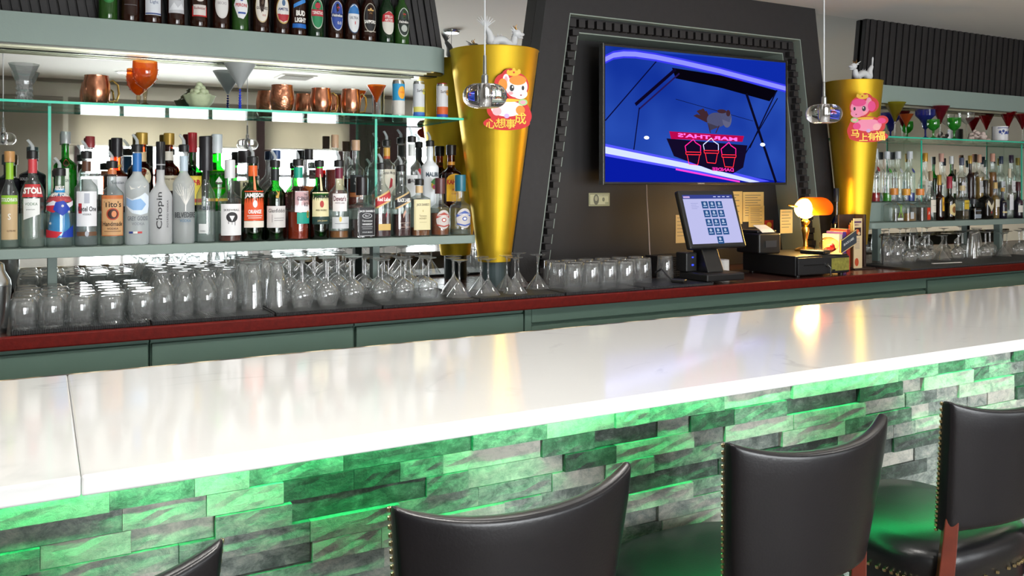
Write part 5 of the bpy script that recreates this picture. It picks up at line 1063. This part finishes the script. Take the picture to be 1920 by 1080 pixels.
# receipt printer on the drawer
p = at(1435, 450, 2.98); t = root('receipt_printer', (p.x-.02, 2.93, top), 'black receipt printer with paper curling out, standing on the cash drawer', 'printer')
MB().box(-.07, .07, 0, .15, 0, .095).build('body', BLACKPL, t, bevel=.008)
MB().box(-.06, .06, .02, .14, .0955, .108).build('lid', BLACKPL, t, bevel=.004)
MB().box(-.03, .04, -.002, -.0002, .03, .06).build('front_panel', mat('3c3e42', .3), t)
mb = MB(); mb.prism([(.010, .098), (.03, .112), (.07, .130), (.07, .131), (.028, .1135), (.009, .0985)], lambda a, b_, d: (d, a, b_), -.04, .04); mb.build('paper', mat('d8d8d4', .7), t)
# banker's lamp on the drawer
p = at(1511, 440, 2.99); lx, ly = p.x-.025, 2.97
t = root('bankers_lamp', (lx, ly, top), 'brass desk lamp with amber glass half-barrel shade and lit bulb', 'desk lamp')
BRASS = mat('c9a050', .25, 1, name='brass')
MB().lathe([(0, 0), (.050, 0), (.050, .008), (.035, .016), (.012, .022), (.009, .05), (.013, .075), (.019, .10), (.017, .115), (.008, .12), (.020, .135), (.022, .145), (.008, .158), (0, .16)], 28).build('stem', BRASS, t, smooth=True)
MB().tube([(0, 0, .155), (-.035, 0, .165), (-.045, 0, .195), (-.03, 0, .225), (0, 0, .232)], .004, 8).build('yoke', BRASS, t, smooth=True)
am = bpy.data.materials.new('amber_glass_shade'); am.use_nodes = True; nt = am.node_tree; N = nt.nodes; b = N['Principled BSDF']; b.inputs['Base Color'].default_value = lin('d88a1e'); b.inputs['Roughness'].default_value = .2
tl = N.new('ShaderNodeBsdfTranslucent'); tl.inputs[0].default_value = lin('f0a030'); mx = N.new('ShaderNodeMixShader'); mx.inputs[0].default_value = .6
nt.links.new(b.outputs[0], mx.inputs[1]); nt.links.new(tl.outputs[0], mx.inputs[2]); nt.links.new(mx.outputs[0], N['Material Output'].inputs[0])
mb = MB(); vs = []; fs = []; nA = 18; L = .105; R_ = .055; prof = [(.045, 1), (.06, 1), (.10, 1), (.14, 1), (.165, 1), (.185, .92), (.205, .70), (.215, .3)]
for (xx, rr_) in prof:
    for i in range(nA+1):
        a = -math.radians(35)+math.radians(250)*i/nA; vs.append((xx-.055, math.cos(a)*R_*rr_, .205+math.sin(a)*R_*rr_))
for q in range(len(prof)-1):
    for i in range(nA): a = q*(nA+1)+i; fs.append((a, a+1, a+nA+2, a+nA+1))
vsh = vs
mb.add(vs, fs); o = mb.build('glass_shade', am, t, smooth=True, loc=(0, 0, 0)); so = o.modifiers.new('s', 'SOLIDIFY'); so.thickness = .002
MB().ball((-.006, -.004, .205), (.052, .049, .049), 24).build('bulb', emat('ffd070', 9), t, smooth=True)  # bulb enlarged so its glow stands in for the overlit shade interior
MB().tube([(-.052, 0, .215), (-.075, 0, .218), (-.105, -.003, .222), (-.12, -.003, .224)], [.005, .007, .006, .003], 10).build('finial', BRASS, t, smooth=True)
l = bpy.data.lights.new('lamp_glow', 'POINT'); l.energy = 5.5; l.color = (1, .58, .16); l.shadow_soft_size = .035
o = bpy.data.objects.new('lamp_glow', l); COL.objects.link(o); o.parent = t; o.location = (-.02, -.05, .150)
# card terminal and paper on the drawer, right of the printer
t = root('card_machine', (lx-.09, 2.83, top), 'dark handheld card machine lying on the cash drawer', 'card machine', rz=.3)
MB().box(-.035, .035, -.06, .06, 0, .018).build('body', BLACKPL, t, bevel=.006); MB().box(-.026, .026, 0, .05, .0182, .0195).build('display', mat('4a5058', .2), t)
mb = MB()
for i in range(12): mb.box(-.024+(i % 3)*.018, -.012+(i % 3)*.018, -.05+(i//3)*.012, -.042+(i//3)*.012, .0182, .020)
mb.build('keys', mat('6a6c70', .5), t)
o = MB().box(-.04, .04, -.05, .06, 0, .0006).build('receipt_slip', mat('e2d8b8', .7), None, loc=(lx-.02, 2.80, top+.0002)); o.rotation_euler.z = .7; tag(o, 'loose paper slip lying flat on the drawer below the lamp', 'paper')
# brandy snifter lying on its side with red liquid
p = at(1548, 463, 2.88); t = root('brandy_snifter', (p.x-.02, 2.84, top), 'round glass lying on its side with a red splash inside', 'glass')
M2 = Matrix.Translation((0, 0, .0375)) @ Matrix.Rotation(PI/2, 4, 'Y'); mb = MB(); mb.lathe([(0, -.05), (.022, -.045), (.0365, -.02), (.036, .005), (.026, .035)], 28); mb.v = [tuple(M2 @ Vector(q)) for q in mb.v]
mb.build('bowl', glassmat('fff4e0', 'a98a5a', .6), t, smooth=True)
mb = MB(); mb.ball((.005, 0, .016), (.036, .020, .012), 14); mb.ball((.02, 0, .026), (.012, .012, .018), 12); mb.build('red_splash', mat('b5121c', .2), t, smooth=True)
# menu rack
p = at(1600, 505, 2.90); mx0 = p.x
t = root('menu_rack', (mx0, 2.90, DZ), 'dark wooden upright rack at the end of the register corner', 'rack')
DW = mat('3a2a24', .5, name='dark_wood', var=.2, vscale=40)
RW = at(1640, 450, 2.90).x-mx0
MB().box(RW-.016, RW, .05, .115, 0, .268).build('side_board', DW, t, bevel=.002)
MB().box(.022, RW-.017, .106, .115, 0, .268).build('back_board', DW, t, bevel=.002)
MB().box(-.012, RW-.017, -.02, .095, 0, .006).build('foot_board', DW, t, bevel=.001)
cols = [('e3cda2', 'tall cream menu with dark photo of a dish on its cover', .005, 0), ('dfc795', 'cream menu with black bar, just behind the photo menu', .026, .03), ('d8b777', 'yellow leaflet with round orange dish pictures in the rack', .047, .06), ('c4502a', 'red edged booklet nearest the wooden side of the rack', .070, .09)]
for i, (c, lab, dx, dy) in enumerate(cols):
    hh = .245-.012*i; m_ = Matrix.Rotation(math.radians(-3-i), 4, 'X')
    q = root('menu', (mx0+dx-.01, 2.893+dy*.9, DZ+.0068), lab, 'menu', 'menus standing in the rack'); 
    w2 = .060
    MB().box(0, w2, 0, .004, 0, hh).build('sheet', mat(c, .5), q)
    mb = MB()
    e_ = [('r', .004, w2-.006, hh-.022, hh-.014, '5a2a5a'), ('t', 'MENU', .022, hh-.032, .008, .03, .02, '8a4a5a'), ('r', .006, w2-.008, hh-.085, hh-.045, '3a1c1c'), ('e', .026, hh-.065, .012, .012, 'd9602a'), ('e', .036, hh-.074, .010, .008, 'e0c090')]+[('r', .008, .04, hh-.10-.007*k, hh-.098-.007*k, '8a7a80') for k in range(8)]+[('e', .02, .03, .014, .02, 'c4502a')] if i == 0 else \
         [('r', w2-.014, w2-.008, hh-.06, hh-.03, '3a302a'), ('r', w2-.010, w2-.006, hh-.02, hh-.012, '3a302a')] if i == 1 else [('e', w2-.016, .15-.05*k, .014, .02, ('e07a2a', 'd9a02a', 'd05a20')[k]) for k in range(3)] if i == 2 else [('r', .01, w2-.01, .02, hh-.02, 'e0b8a0')]
    flat_art(mb, e_, lambda x, z, L: (x, -.0002-.00005*L, z)); mb.build('cover_print', None, q)
t = root('liqueur_leaflet', (mx0-.062, 2.875, DZ+.13), 'tilted dark banner card with cream lettering leaning against the menus', 'leaflet', rz=0)
mb = MB(); mb.prism([(-.05, -.045), (.055, 0), (.055, .07), (-.05, .02)], lambda a, b_, d: (a, d, b_), 0, .003); mb.build('card', mat('3c444c', .5), t)
mb = MB(); flat_art(mb, [('p', [(-.05, -.045), (.055, 0), (.055, .004), (-.05, -.041)], 'd8c088'), ('p', [(-.05, .016), (.055, .066), (.055, .07), (-.05, .02)], 'd8c088')], lambda x, z, L: (x, -.0004-.00003*L, z))
v, f, w_ = glyphs('BLACK LABEL', .03); mb.use(mat('d8dcd8', .5)); mb.add([(a*.0115*.8, -.0008, b_*.012+a*.0115*.8*.45+.012) for a, b_ in v], f); mb.build('lettering', None, t)
MB().box(-.05, -.044, .004, .010, -.13+.0002, .02).build('stand', mat('d8a83a', .4), t)
# tall spirit bottle behind lamp (top of a dark bottle with tag), book row
bottle(1568, 3.07, CZ, 353, 26, 'dark bottle with black cap and wire tag standing behind the lamp shade', style='vodka', glass=glassmat('6a5a4a', '1c1410', .4), cap=('1c1a1c', .14, 1.3), liq=('3a2418', .5))
for i, (c, lab) in enumerate((('b9322a', 'red spined book left of the menus'), ('5a3a8a', 'purple spined book beside the red one'), ('e0d0b0', 'cream spined book behind the glass on its side'))):
    q = root('book', (mx0-.050-i*.028, 2.887, DZ), lab, 'book', 'books left of the menus'); hh = .20-.012*i
    MB().box(-.012, .012, 0, .10, 0, hh).build('cover', mat(c, .5), q, bevel=.001); MB().box(-.010, .010, .0, .098, hh+.0002, hh+.001).build('pages', mat('d8ceb4', .8), q)
# black mesh organiser and bar gun, cable
p = at(1268, 475, 3.05); t = root('mesh_organiser', (p.x+.035, 2.99, DZ), 'low black woven mesh organiser tray behind the tumblers', 'tray')
mb = MB(); 
for i in range(26):
    x = -.13+i*.0104
    mb.tube([(x, -.0, .012), (x, 0, .098)], .0026, 6)
for j in range(10): mb.tube([(-.13, -.001, .012+j*.0095), (.13, -.001, .012+j*.0095)], .0026, 6)
mb.build('mesh_front', mat('6a625c', .3), t); MB().box(-.135, .135, .004, .16, 0, .097).build('tray_body', BLACKPL, t, bevel=.004)  # front weave coloured lighter than black to paint in its highlight
p = at(1270, 525, 2.80); t = root('bar_gun', (p.x, 2.79, CZ+.0112), 'small black bar gun on the mat below the cable end', 'bar gun', rz=.5)
MB().box(-.018, .018, -.03, .03, 0, .016).build('button_head', BLACKPL, t, bevel=.005)
MB().tube([(.0, .03, .010), (.01, .06, .03), (.03, .09, .05), (.06, .13, .03)], .004, 8).build('hose', mat('3a3a3c', .4), t, smooth=True)
t = MB().tube([at(1212, 346, 3.31), at(1213, 375, 3.29), at(1216, 420, 3.25), at(1218, 470, 3.20), at(1220, 486, 3.17)], .0028, 8).build('power_cable', mat('b9a8a0', .5), None, smooth=True); tag(t, 'thin pale cable hanging down below the television', 'cable')
# papers on the back panel
def note(u0, v0, u1, v1, Y, col, lab, cat='note', lines=6, art=None, name='paper_note'):
    a, b_ = at(u0, v0, Y), at(u1, v1, Y); w = abs(b_.x-a.x); h = abs(a.z-b_.z)
    t = root(name, ((a.x+b_.x)/2, Y, (a.z+b_.z)/2), lab, cat)
    MB().box(-w/2, w/2, 0, .001, -h/2, h/2).build('sheet', mat(col, .7), t)
    els = art(w, h) if art else [('r', -w*.4, w*(.35-.15*(i % 2)), h*(.38-.76*i/lines), h*(.38-.76*i/lines)+h*.02, '6a6458') for i in range(lines)]
    mb = MB(); flat_art(mb, els, lambda x, z, L: (x, -.0003-.00004*L, z)); mb.build('writing', None, t); return t
PN = PY+.198
note(1104, 362, 1143, 386, PN, 'b9b890', 'small banknote taped to the black panel under the television', 'banknote', name='banknote', art=lambda w, h: [('r', -w*.47, w*.47, -h*.45, h*.45, '8f9074'), ('r', -w*.44, w*.44, -h*.38, h*.38, 'c9c8a4'), ('e', -w*.15, 0, w*.13, h*.40, '6a6a5c'), ('e', -w*.15, h*.08, w*.07, h*.2, 'b0ae90'), ('e', w*.2, 0, w*.06, h*.16, '7a7c66'), ('t', '100', w*.36, -h*.28, h*.16, w*.16, .02, '5a6a50'), ('t', 'THE UNITED STATES', w*.2, h*.3, h*.08, w*.45, '5a5a4c')])
note(1267, 403, 1291, 455, PN, 'c9b280', 'narrow tan handwritten note left of the till')
for i, (u0, v0, u1, v1, c, lab) in enumerate(((1308, 361, 1352, 380, 'd8bb72', 'yellowed strip of notes behind the top of the till'), (1352, 359, 1392, 420, 'dcc07a', 'yellowed list pinned behind the till, left sheet'), (1393, 360, 1432, 415, 'e0c47c', 'yellowed sheet with doodles right of the till top'), (1404, 386, 1433, 425, 'd8ba70', 'lower yellowed sheet with a grid above the printer'))):
    note(u0, v0, u1, v1, PN-.0015*i, c, lab, lines=9)
note(1434, 413, 1450, 431, PN-.006, 'b0281c', 'small red card beside the pinned sheets', 'card', art=lambda w, h: [('e', 0, 0, w*.3, h*.3, 'e0a02a')])
t = note(1463, 393, 1486, 437, PY+.045-.0, 'f0d890', 'curling cream receipt hanging left of the lamp', 'receipt')

# ------------------------------------------------------------------ bar stools
VIN = mat('111013', .30, name='black_vinyl', bump=.10, bscale=250, spec=.4)
MAHO = mat('5a2418', .3, name='mahogany', var=.15, vscale=25)
NAIL = mat('cfc096', .25, 1, name='nailheads')
def make_stool(label, x, y, rz):
    t = root('bar_stool', (x, y, 0), label, 'bar stool', 'black vinyl bar stools', rz)
    # seat
    sz = .705; n = 48; mb = MB()
    def sec(z, k): return (z, .200*k, .195*k, 3.2)
    mb.loft([sec(sz-.115, .97), sec(sz-.11, 1.0), sec(sz-.06, 1.01), sec(sz-.05, 1.035), sec(sz-.025, 1.04), sec(sz-.008, .99), sec(sz+.004, .85), sec(sz+.010, .5), sec(sz+.012, .1)], n, True, True, (0, .212))
    mb.build('seat', VIN, t, smooth=True)
    mb = MB()
    for i in range(84):
        a = 2*PI*i/84; e = 2/3.2; ca, sa = math.cos(a), math.sin(a)
        mb.ball((.203*math.copysign(abs(ca)**e, ca), (.212)+.198*math.copysign(abs(sa)**e, sa), sz-.070), .0052, 6)
    o = mb.build('nailhead_trim', NAIL, t, smooth=True); o['label'] = 'row of brass nailheads round the seat'
    # back: a curved padded panel, hollow towards the bar, its top dipping in the middle
    z0, z1 = .745, 1.005; NX, NZ = 24, 14; vs = []; fs = []
    def back(s, q, side):
        hw_ = .165+.031*q; x_ = s*hw_; y_ = .0-.050*(1-s*s)+.0+(-.035)*(q-.5)   # leans away a little with height
        z_ = z0+(z1-z0)*q + (.020*abs(s)**3.0-.006*(1-s*s))*max(0, q)**4*1.0 + (.012*(1-s*s))*(1-q)**4
        th = .042-.006*q
        ed_ = min(1, (1-abs(s))*9)**.5; eq = min(1, (1-q)*7)**.5
        y2 = y_+.03*0
        return (x_, y_+(side*th/2)*(.78+.22*ed_)*(.70+.30*eq)+.015, z_)
    for side in (-1, 1):
        for i in range(NX+1):
            for j in range(NZ+1): s = -1+2*i/NX; s = math.sin(s*PI/2)*.35+s*.65; vs.append(back(s, 1-(1-j/NZ)**1.3, side))
    K = (NX+1)*(NZ+1)
    for i in range(NX):
        for j in range(NZ): a = i*(NZ+1)+j; fs += [(a, a+NZ+1, a+NZ+2, a+1), (K+a, K+a+1, K+a+NZ+2, K+a+NZ+1)]
    for i in range(NX): 
        for j in (0, NZ): a = i*(NZ+1)+j; b2 = a+NZ+1; fs.append((a, b2, K+b2, K+a))
    for j in range(NZ):
        for i in (0, NX): a = i*(NZ+1)+j; fs.append((a, a+1, K+a+1, K+a))
    mb = MB(); mb.add(vs, fs); o = mb.build('backrest', VIN, t, smooth=True)
    su = o.modifiers.new('s', 'SUBSURF'); su.levels = 1; su.render_levels = 2
    for s in (-1, 1):
        mb = MB()
        for k in range(26): q = (k+.3)/26; p_ = Vector(back(s, q, 0)); mb.ball((p_.x*.995, p_.y+.008, p_.z), .0045, 6)
        mb.build('back_nailheads', NAIL, t, smooth=True)
    mb = MB()
    for s in (-1, 1): mb.tube([(s*.158, .025, .60), (s*.156, .018, .70), (s*.150, .012, .76)], [.018, .018, .016], 4)
    for s, nm_ in ((-1, 0), (1, 0)):
        m3 = MB(); m3.tube([(s*.190, -.015, 0.0005), (s*.172, .045, .40), (s*.158, .028, .62), (s*.150, .016, .78)], [.017, .021, .022, .018], 4); m3.build('rear_leg', MAHO, t, bevel=.002)
        m3 = MB(); m3.tube([(s*.185, .40, 0.0005), (s*.165, .372, .35), (s*.155, .36, .589)], [.016, .020, .022], 4); m3.build('front_leg', MAHO, t, bevel=.002)
        m3 = MB(); m3.tube([(s*.178, .03, .27), (s*.170, .385, .27)], .011, 8); m3.build('side_stretcher', MAHO, t)
    MB().tube([(-.172, .385, .22), (.172, .385, .22)], .012, 10).build('footrest', mat('b08d4a', .3, 1), t, smooth=True)
    return t
make_stool('black vinyl bar stool at the bottom left, only one back corner showing', -.002, 1.085, 0)
make_stool('black vinyl bar stool whose wide back fills the middle of the bottom edge', .604, 1.085, 0)
make_stool('black vinyl bar stool second from the right with amber light along its top edge', 1.195, 1.085, 0)
make_stool('black vinyl bar stool at the right edge with brass nailheads round its seat', 1.770, 1.085, 0)

# odds and ends at both ends of the counter
p = at(10, 500, 2.80); t = root('cocktail_shaker', (p.x-.022, 2.78, DZ), 'steel cocktail shaker cut off by the left edge beside the rocks glasses', 'shaker')
MB().lathe([(.026, 0), (.036, .10), (.038, .135), (.037, .136)], 28, True).build('tin', STEEL, t, smooth=True)
MB().lathe([(.0375, .1365), (.036, .15), (.022, .175), (.020, .195), (.012, .2), (0, .2)], 28).build('lid', STEEL, t, smooth=True)
p = at(1762, 489, 2.84); t = MB().box(-.10, .10, -.006, .006, 0, .004).build('bar_spatula', mat('dcd8d0', .5), None, bevel=.001, loc=(p.x, 2.80, CZ+.0145)); t.rotation_euler.z = -.12; tag(t, 'slim white bar spatula lying in front of the right hand glasses', 'spatula')
p = at(1652, 460, 2.93); t = root('wire_stand', (p.x, 2.93, DZ), 'small black wire stand right of the menu rack', 'stand')
MB().tube([(0, 0, .003), (.012, 0, .003), (.014, 0, .05), (.004, 0, .12), (.010, 0, .155), (-.004, 0, .165), (-.012, 0, .15)], .003, 8).build('wire_loop', BLACKPL, t, smooth=True)
MB().box(-.015, .03, -.02, .02, 0, .004).build('foot_plate', BLACKPL, t)
